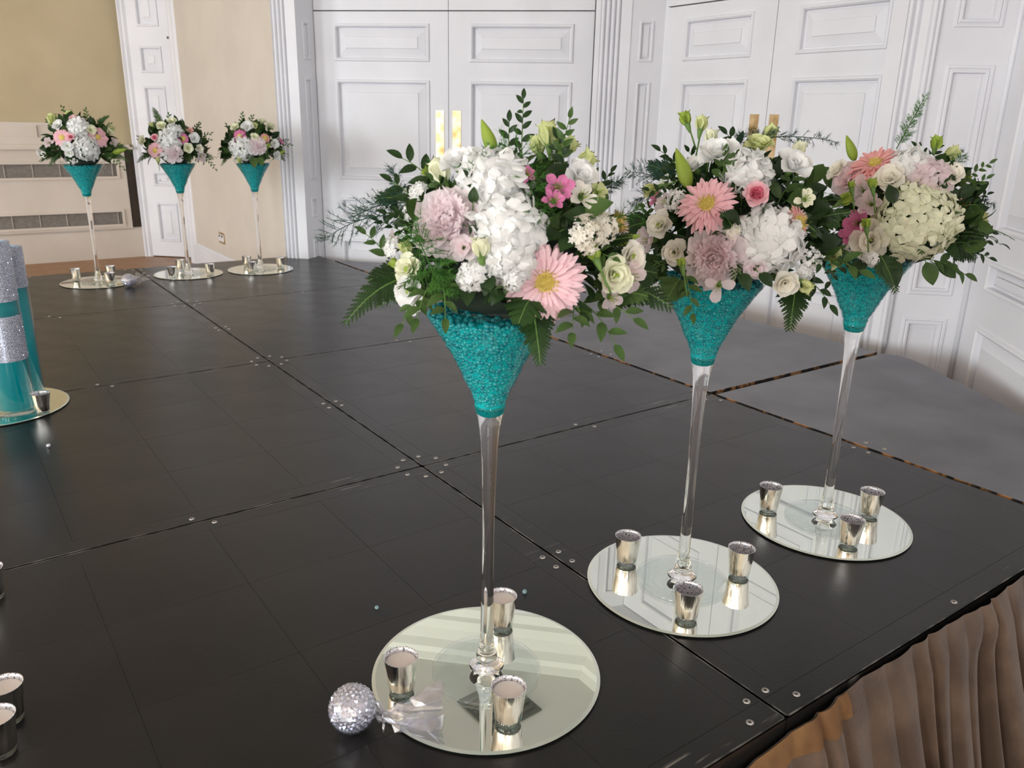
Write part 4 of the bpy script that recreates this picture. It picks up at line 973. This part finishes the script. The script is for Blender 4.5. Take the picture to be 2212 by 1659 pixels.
F2 = [('lis', (1552, 336), 48, {'eye': 0, 'up': .2}), ('hyd', (1618, 362), 42, {'n': 46}), ('lis', (1714, 358), 40, {'eye': 0}), ('bud', (1716, 340), 45, {'dir': (1734, 306), 'dz': -.2, 'm': 'wc'}),
      ('gerbera', (1524, 432), 70, {'up': .45, 'cam': .55, 'dz': -.95, 'label': 'pink gerbera tilted upwards'}), ('rose', (1634, 420), 33, {'label': 'pink rose'}), ('gerbera', (1736, 480), 44, {'m': 'salmon', 'cam': 0., 'rt': .5, 'label': 'salmon gerbera seen from the side'}),
      ('hyd', (1668, 520), 66, {}), ('peony', (1546, 556), 58, {'m': 'blush', 'm2': 'palepink', 'label': 'pale pink peony with a hanging petal'}),
      ('lis', (1428, 486), 30, {'m': 'cream_p', 'cam': .8}), ('lis', (1460, 544), 30, {'m': 'cream_p', 'cam': .7, 'eye': 2}), ('lis', (1694, 610), 32, {'m': 'cream_p', 'eye': 0, 'dz': -.85, 'cam': .7}),
      ('bud', (1724, 606), 40, {'dir': (1754, 630), 'dz': -.8}), ('bud', (1424, 404), 36, {'dir': (1388, 416), 'dz': -.3}), ('bud', (1474, 580), 30, {'dir': (1470, 556), 'dz': -1, 'm': 'lime'}),
      ('spray', (1459, 430), 28, {}), ('star', (1438, 440), 26, {'m': 'blush'}), ('star', (1418, 430), 18, {'m': 'hot'}), ('star', (1436, 398), 22, {'m': 'w'}),
      ('lily', (1488, 404), 60, {'dir': (1460, 320), 'dz': -.55}), ('bud', (1486, 272), 26, {'dir': (1475, 240), 'dz': -.1, 'm': 'lime'}), ('bud', (1512, 285), 34, {'dir': (1518, 250), 'dz': -.15}), ('bud', (1534, 316), 40, {'dir': (1538, 278), 'dz': -.2, 'm': 'wc'}),
      ('lis', (1640, 318), 34, {'m': 'budgreen', 'eye': 0, 'up': .3}), ('bud', (1650, 300), 40, {'dir': (1676, 272), 'dz': -.1}), ('bud', (1620, 320), 40, {'dir': (1604, 312), 'dz': -.3}),
      ('spray', (1752, 566), 30, {}), ('spray', (1740, 590), 20, {}), ('lis', (1797, 556), 26, {'m': 'budgreen', 'dz': -.3}), ('star', (1400, 520), 34, {'m': 'blush', 'dz': -.2}), ('lis', (1630, 580), 26, {'m': 'palepink', 'dz': -.9, 'eye': 0}),
      ('star', (1740, 430), 22, {'m': 'wc'}), ('bud', (1720, 460), 26, {'dir': (1706, 446), 'dz': -.6, 'm': 'lime'}), ('lis', (1500, 360), 24, {'m': 'w', 'eye': 0}), ('spray', (1580, 500), 18, {'m': 'cream_p'}), ('star', (1552, 618), 34, {'m': 'palepink', 'n': 3, 'dz': -1.})]
S2_ = [('plume', (1612, 304), (1812, 308), -.2, -.1, {'w': .022, 'm': 'plume_dark', 'sag': .05}), ('plume', (1650, 300), (1590, 300), -.2, -.2, {'w': .02, 'm': 'plume_dark'}),
       ('fern', (1720, 610), (1706, 716), -.6, -.8, {'w': .056, 'm': 'leaf', 'sag': .05}), ('sprig', (1740, 600), (1794, 660), -.4, -.5, {'w': .032, 'm': 'leaf'}), ('sprig', (1770, 560), (1858, 586), -.4, -.6, {'w': .04, 'm': 'leaf2'}),
       ('fern', (1440, 560), (1370, 610), -.3, -.4, {'w': .08, 'm': 'leaf'}), ('fern', (1420, 480), (1340, 500), 0, 0, {'w': .07, 'm': 'leaf'}), ('fern', (1470, 600), (1440, 650), -.7, -.8, {'w': .06, 'm': 'leaf2'}), ('sprig', (1480, 590), (1496, 680), -.8, -1., {'w': .028}),
       ('plume', (1450, 400), (1352, 372), .2, .2, {'w': .04, 'm': 'plume_dark'}), ('plume', (1440, 420), (1360, 440), .1, .1, {'w': .035, 'm': 'plume_dark'}), ('sprig', (1470, 370), (1426, 326), .1, .1, {'w': .028, 'm': 'leaf'}), ('fern', (1460, 390), (1400, 356), .2, .2, {'w': .06, 'm': 'plume_dark'}),
       ('sprig', (1560, 390), (1566, 342), -.7, -.7, {'w': .034, 'm': 'leaf2'}), ('leaf', (1590, 410), (1608, 372), -.7, -.65, {'sag': 0}), ('fern', (1584, 492), (1556, 462), -.95, -1.1, {'w': .03, 'm': 'leaf'}), ('leaf', (1600, 480), (1560, 462), -.95, -1.1, {'sag': 0, 'm': 'leaf'}), 
       ('sprig', (1680, 440), (1720, 380), -.6, -.5, {'w': .04, 'm': 'leaf2'}), ('sprig', (1690, 440), (1740, 420), -.6, -.5, {'w': .036, 'm': 'leaf'}), ('leaf', (1740, 420), (1790, 400), -.3, -.3, {'sag': 0}), ('leaf', (1730, 450), (1800, 450), -.3, -.4, {'sag': 0}), ('leaf', (1750, 400), (1780, 350), 0, 0, {'sag': 0, 'm': 'leaf2'}),
       ('leaf', (1750, 540), (1822, 512), -.5, -.5, {'sag': 0, 'm': 'leaf'}), ('leaf', (1720, 500), (1770, 470), -.4, -.4, {'sag': 0}), ('fern', (1760, 470), (1812, 480), 0, 0, {'w': .06}), ('leaf', (1600, 590), (1620, 630), -.95, -1, {'sag': 0}), ('leaf', (1640, 590), (1670, 620), -.95, -1, {'sag': 0}),
       ('leaf', (1700, 380), (1690, 320), -.1, -.1, {'sag': 0}), ('sprig', (1600, 330), (1570, 290), 0, 0, {'w': .03, 'm': 'leaf'})]
arrangement(1, 'middle front bouquet, with a pink rose beside a tilted pink gerbera', .045, .72, .172, .168, F2, S2_, 2, True, 150)

F3 = [('gerbera', (1888, 338), 62, {'up': .8, 'cam': .5, 'dz': -.5, 'm': 'salmon', 'label': 'salmon pink gerbera on top'}), ('lis', (1838, 392), 46, {'m': 'blush', 'eye': 0}), ('star', (1862, 410), 34, {'m': 'palepink'}), ('lis', (1924, 388), 34, {'m': 'cream_p', 'eye': 0}),
      ('hyd', (1966, 352), 42, {'n': 46}), ('hyd', (2014, 380), 40, {'n': 46, 'm': 'palepink'}), ('hyd', (1984, 472), 82, {'m': 'wc', 'n': 105, 'label': 'large cream green hydrangea'}), ('star', (1852, 482), 34, {'m': 'hot'}), ('star', (1838, 500), 26, {'m': 'hot'}),
      ('lis', (1884, 520), 42, {'m': 'cream_p', 'eye': 2, 'open': 1., 'cam': .9}), ('bud', (1872, 496), 26, {'dir': (1870, 470), 'dz': -1, 'm': 'lime'}), ('lily', (1846, 346), 50, {'dir': (1828, 292), 'dz': -.1}),
      ('bud', (2018, 326), 30, {'dir': (2026, 294), 'dz': -.1, 'm': 'lime'}), ('bud', (2038, 342), 36, {'dir': (2070, 322), 'dz': -.2}), ('bud', (2064, 390), 34, {'dir': (2094, 380), 'dz': -.1, 'm': 'lime'}), ('lis', (2056, 376), 26, {'m': 'cream_p', 'eye': 0}),
      ('gerbera', (2094, 440), 30, {'m': 'salmon', 'cam': .2, 'dz': 0}), ('bud', (2096, 478), 34, {'dir': (2130, 466), 'dz': -.1}), ('lis', (2100, 496), 28, {'m': 'cream_p', 'dz': -.1}), ('bud', (1812, 440), 40, {'dir': (1840, 420), 'dz': -.6, 'm': 'lime'}),
      ('star', (1880, 440), 30, {'m': 'blush'}), ('lis', (1812, 370), 26, {'m': 'cream_p', 'eye': 0, 'dz': -.1}), ('bud', (1886, 410), 26, {'dir': (1884, 384), 'dz': -.9, 'm': 'lime'}), ('bud', (1840, 410), 22, {'dir': (1838, 390), 'dz': -.9, 'm': 'lime'}), ('spray', (1836, 530), 18, {}), ('spray', (1880, 562), 16, {'dz': -.9})]
S3 = [('plume', (1936, 322), (2002, 202), 0, 0, {'w': .02, 'sag': 0}), ('plume', (1940, 315), (1990, 225), .02, .02, {'w': .022, 'sag': .0}), ('leaf', (1916, 560), (1940, 620), -.9, -1.0, {'sag': 0, 'm': 'leaf'}), ('fern', (1900, 550), (1936, 634), -.9, -1., {'w': .05, 'm': 'leaf'}),
      ('sprig', (1990, 560), (2086, 594), -.6, -.5, {'w': .042, 'm': 'leaf2'}), ('leaf', (2000, 566), (2018, 618), -.7, -.7, {'sag': 0, 'm': 'leaf2'}), ('leaf', (2020, 570), (2070, 600), -.5, -.5, {'sag': 0, 'm': 'leaf2'}), ('sprig', (2060, 540), (2138, 558), -.1, -.1, {'w': .026, 'm': 'leaf'}),
      ('fern', (2040, 520), (2110, 560), -.2, -.2, {'w': .08, 'm': 'leaf'}), ('sprig', (2060, 440), (2120, 400), 0, 0, {'w': .026, 'm': 'leaf'}), ('sprig', (2060, 460), (2134, 420), .1, .1, {'w': .022, 'm': 'leaf'}), ('fern', (2060, 490), (2120, 520), 0, 0, {'w': .07, 'm': 'leaf'}),
      ('leaf', (1810, 440), (1770, 430), 0, 0, {'sag': 0}), ('leaf', (1800, 470), (1750, 460), 0, 0, {'sag': 0}), ('fern', (1830, 400), (1786, 372), .2, .2, {'w': .05, 'm': 'plume_dark'}), ('leaf', (1810, 410), (1776, 356), .1, .1, {'sag': 0, 'm': 'leaf2'}), ('sprig', (1830, 560), (1792, 610), -.6, -.7, {'w': .03, 'm': 'leaf'}),
      ('leaf', (1930, 440), (1920, 396), -.9, -.9, {'sag': 0}), ('leaf', (1940, 410), (1966, 400), -.85, -.9, {'sag': 0}), ('sprig', (2000, 350), (1980, 318), 0, 0, {'w': .024, 'm': 'leaf'}), ('plume', (2020, 360), (2078, 330), 0, 0, {'w': .012, 'm': 'plume_dark'}), ('leaf', (1860, 560), (1850, 600), -.8, -.9, {'sag': 0}), ('plume', (2090, 430), (2150, 446), .2, .2, {'w': .006, 'm': 'plume_dark'})]
arrangement(2, 'front bouquet nearest the right doors, with a large cream green hydrangea', .085, .715, .172, .165, F3, S3, 3, True, 150)

G1 = [('gerbera', (131, 295), 21, {}), ('rose', (153, 296), 8, {}), ('gerbera', (215, 294), 24, {}), ('hyd', (169, 271), 20, {}), ('lis', (126, 272), 13, {}), ('lis', (147, 316), 14, {}), ('hyd', (188, 319), 24, {}), ('lis', (196, 281), 11, {'m': 'wc'}), ('lis', (86, 330), 9, {'dz': -.2}), ('lis', (96, 334), 8, {}),
      ('bud', (114, 272), 20, {'dir': (112, 244), 'dz': 0}), ('bud', (150, 262), 20, {'dir': (150, 238), 'dz': 0}), ('star', (158, 256), 9, {'m': 'pink'}), ('bud', (238, 284), 14, {'dir': (246, 272), 'dz': 0}), ('lily', (244, 330), 30, {'dir': (274, 322), 'dz': -.2}), ('star', (106, 308), 12, {'m': 'blush'}), ('spray', (154, 346), 14, {}), ('lis', (236, 286), 9, {'m': 'wc'}), ('star', (245, 308), 12, {'m': 'blush'}), ('lis', (150, 330), 10, {})]
H1 = [('fern', (140, 330), (84, 350), 0, 0, {}), ('fern', (220, 330), (280, 350), 0, 0, {}), ('sprig', (220, 330), (268, 366), -.3, -.3, {}), ('sprig', (160, 270), (134, 232), 0, 0, {}), ('sprig', (190, 270), (186, 238), 0, 0, {}), ('fern', (210, 270), (236, 250), 0, 0, {}), ('fern', (130, 330), (106, 360), -.4, -.5, {}), ('sprig', (120, 290), (102, 262), 0, 0, {}), ('fern', (230, 310), (286, 330), 0, 0, {})]
arrangement(3, 'leftmost back bouquet, with two pale pink gerberas', .0, .72, .19, .19, G1, H1, 4, False, 120, 18)
G2 = [('rose', (334, 297), 9, {}), ('hyd', (364, 300), 23, {}), ('hyd', (376, 282), 16, {}), ('gerbera', (396, 298), 14, {'m': 'hot'}), ('gerbera', (332, 325), 19, {}), ('peony', (376, 333), 17, {}), ('lis', (309, 304), 11, {'m': 'wc'}), ('lis', (350, 273), 12, {'m': 'wc'}), ('lis', (371, 264), 11, {'m': 'wc'}), ('lis', (406, 320), 12, {'m': 'wc'}), ('lis', (419, 299), 13, {}), ('star', (434, 338), 13, {'m': 'blush'}),
      ('bud', (342, 352), 12, {'dir': (340, 340), 'dz': -.8}), ('bud', (332, 282), 16, {'dir': (326, 264), 'dz': 0}), ('spray', (354, 338), 9, {}), ('star', (410, 282), 8, {'m': 'salmon'}), ('lis', (430, 320), 10, {'m': 'cream_p'})]
H2 = [('fern', (350, 280), (330, 232), 0, 0, {}), ('sprig', (366, 276), (364, 248), 0, 0, {}), ('fern', (330, 330), (296, 352), 0, 0, {}), ('sprig', (420, 300), (432, 270), 0, 0, {}), ('fern', (420, 330), (462, 344), 0, 0, {}), ('sprig', (420, 310), (456, 288), 0, 0, {}), ('leaf', (388, 290), (400, 270), -.3, -.3, {}), ('sprig', (430, 330), (466, 366), 0, 0, {}), ('sprig', (320, 310), (300, 296), 0, 0, {})]
arrangement(4, 'middle back bouquet, with a magenta bloom at the right of white hydrangeas', .0, .72, .19, .175, G2, H2, 5, False, 120, 18)
G3 = [('gerbera', (516, 292), 17, {'m': 'hot'}), ('hyd', (519, 319), 25, {}), ('peony', (557, 316), 17, {}), ('lis', (535, 275), 15, {}), ('gerbera', (574, 297), 12, {'m': 'salmon'}), ('lis', (550, 296), 9, {'m': 'wc'}), ('bud', (582, 280), 14, {'dir': (590, 268), 'dz': 0}), ('lis', (582, 274), 10, {'m': 'wc'}), ('lis', (566, 264), 10, {'m': 'wc'}), ('lis', (592, 310), 11, {}), ('lis', (597, 336), 11, {'dz': -.3}), ('bud', (518, 352), 14, {'dir': (516, 338), 'dz': -.8}), ('lily', (600, 336), 20, {'dir': (616, 324), 'dz': -.2}), ('bud', (578, 320), 12, {'dir': (580, 310), 'dz': -.7, 'm': 'lime'}), ('lis', (508, 276), 10, {'m': 'wc'}), ('star', (606, 306), 7, {'m': 'hot'}), ('lis', (548, 272), 9, {'m': 'budgreen'})]
H3 = [('sprig', (520, 276), (524, 246), 0, 0, {}), ('sprig', (536, 270), (546, 252), 0, 0, {}), ('fern', (500, 320), (470, 326), 0, 0, {}), ('fern', (500, 330), (478, 358), 0, 0, {}), ('sprig', (510, 300), (490, 270), 0, 0, {}), ('fern', (590, 330), (616, 348), 0, 0, {}), ('sprig', (600, 320), (628, 314), 0, 0, {}), ('leaf', (548, 340), (550, 366), -.8, -.9, {'m': 'leaf2'}), ('leaf', (560, 340), (566, 362), -.8, -.9, {'m': 'leaf2'}), ('plume', (550, 275), (590, 280), -.3, -.3, {'w': .02})]
arrangement(5, 'rightmost back bouquet, with a hot pink gerbera above a white hydrangea', .0, .72, .185, .175, G3, H3, 6, False, 120, 18)

# ------------------------------------------------------------------ crystal balls wrapped in cellophane, loose gel beads
def crystal_ball(x, y, r, yaw, label, tail=1.):
    t = thing('wrapped_crystal_ball', label, 'ornament', (x, y, ST+.0004), yaw, 'crystal balls in cellophane'); rng = np.random.default_rng(21)
    q = MB(); q.tmpl(SPH2, mtx(np.eye(3), (0, 0, r*1.04), r*.93)); q.build('ball', M['silver'], t, True)
    q = MB(); T = ([(1, 0, 0), (0, 1, 0), (-1, 0, 0), (0, -1, 0), (0, 0, .7)], [(0, 1, 4), (1, 2, 4), (2, 3, 4), (3, 0, 4)]); n = 300
    for k in range(n):
        z = 1-2*(k+.5)/n; rr = math.sqrt(1-z*z); a = k*2.39996; d = np.array([rr*math.cos(a), rr*math.sin(a), z])
        q.tmpl((np.array(T[0], float), T[1]), mtx(frame(d, rng.random()*6), np.array([0, 0, r*1.04])+d*r*.93, r*.125))
    q.build('crystals', M['crystal'], t, False, None, 'stuff')
    # wrap: close over the ball, gathered at a neck, fanned out into a crumpled tail along +x
    v = []; nk = 34; prof = []
    for k in range(9): a = PI*(.10+.80*k/8); prof.append((-r*1.03*math.cos(a), r*1.03*math.sin(a), r))
    prof += [(r*1.12, r*.30, r*.85), (r*1.32, r*.17, r*.7), (r*1.55, r*.20, r*.62), (r*1.9, r*.42, r*.62), (r*2.4, r*.62, r*.75), (r*3.0, r*.9, r*.95), (r*3.7*tail, r*1.05, r*1.05)]
    for j, (x_, rr, zc) in enumerate(prof):
        for k in range(nk):
            a = 2*PI*k/nk; w = 1.
            if j > 8: w = 1+(.30+.02*j)*math.sin(a*7+j*.5)+.2*rng.normal()*.6
            else: w = 1+.02*rng.normal()
            fl = .45 if j > 12 else 1.
            v.append((x_+(.10*r*rng.normal() if j > 10 else 0), rr*w*math.cos(a), max(.0015 if j < 11 else .0075, zc+rr*w*fl*math.sin(a))))
    n = len(prof); f = [(j*nk+k, j*nk+(k+1) % nk, (j+1)*nk+(k+1) % nk, (j+1)*nk+k) for j in range(n-1) for k in range(nk)]
    obj('cellophane_wrap', mesh('cellophane_wrap', v, f, M['cellophane'], smooth=False), t)
    q = MB(); q.tmpl(tube([(r*1.3, r*.2*math.cos(a), r*.7+r*.2*math.sin(a)) for a in np.linspace(0, 2*PI, 13)], r*.05, 5)); q.tmpl(tube([(r*1.3, -r*.1, r*.5), (r*1.35, -r*.4, r*.15)], r*.08, 5)); q.build('tie', M['cellophane'], t, True)
crystal_ball(-.592, .372, .037, -.62, 'diamante ball in clear cellophane beside the nearest mirror plate')
crystal_ball(-.150, 4.22, .036, .75, 'diamante ball in cellophane at the back by the leftmost plate', .9)
for (x, y, r, lb, m_) in ((-.141, .532, .0046, 'single clear bead on the black deck, right of the nearest stem', 'pearl'), (-.415, .647, .004, 'single dark clear bead on the deck, behind the nearest plate', 'pearl'), (-.829, 1.892, .006, 'single bright crystal on the deck, in front of the cylinder vases', 'crystal')):
    q = MB(); q.tmpl(SPH2 if m_ == 'pearl' else SPH1, mtx(np.eye(3), (0, 0, r), r)); o = q.build('loose_bead', M[m_], None, m_ == 'pearl'); o.location = (x, y, ST+.0003); tag(o, lb, 'bead')
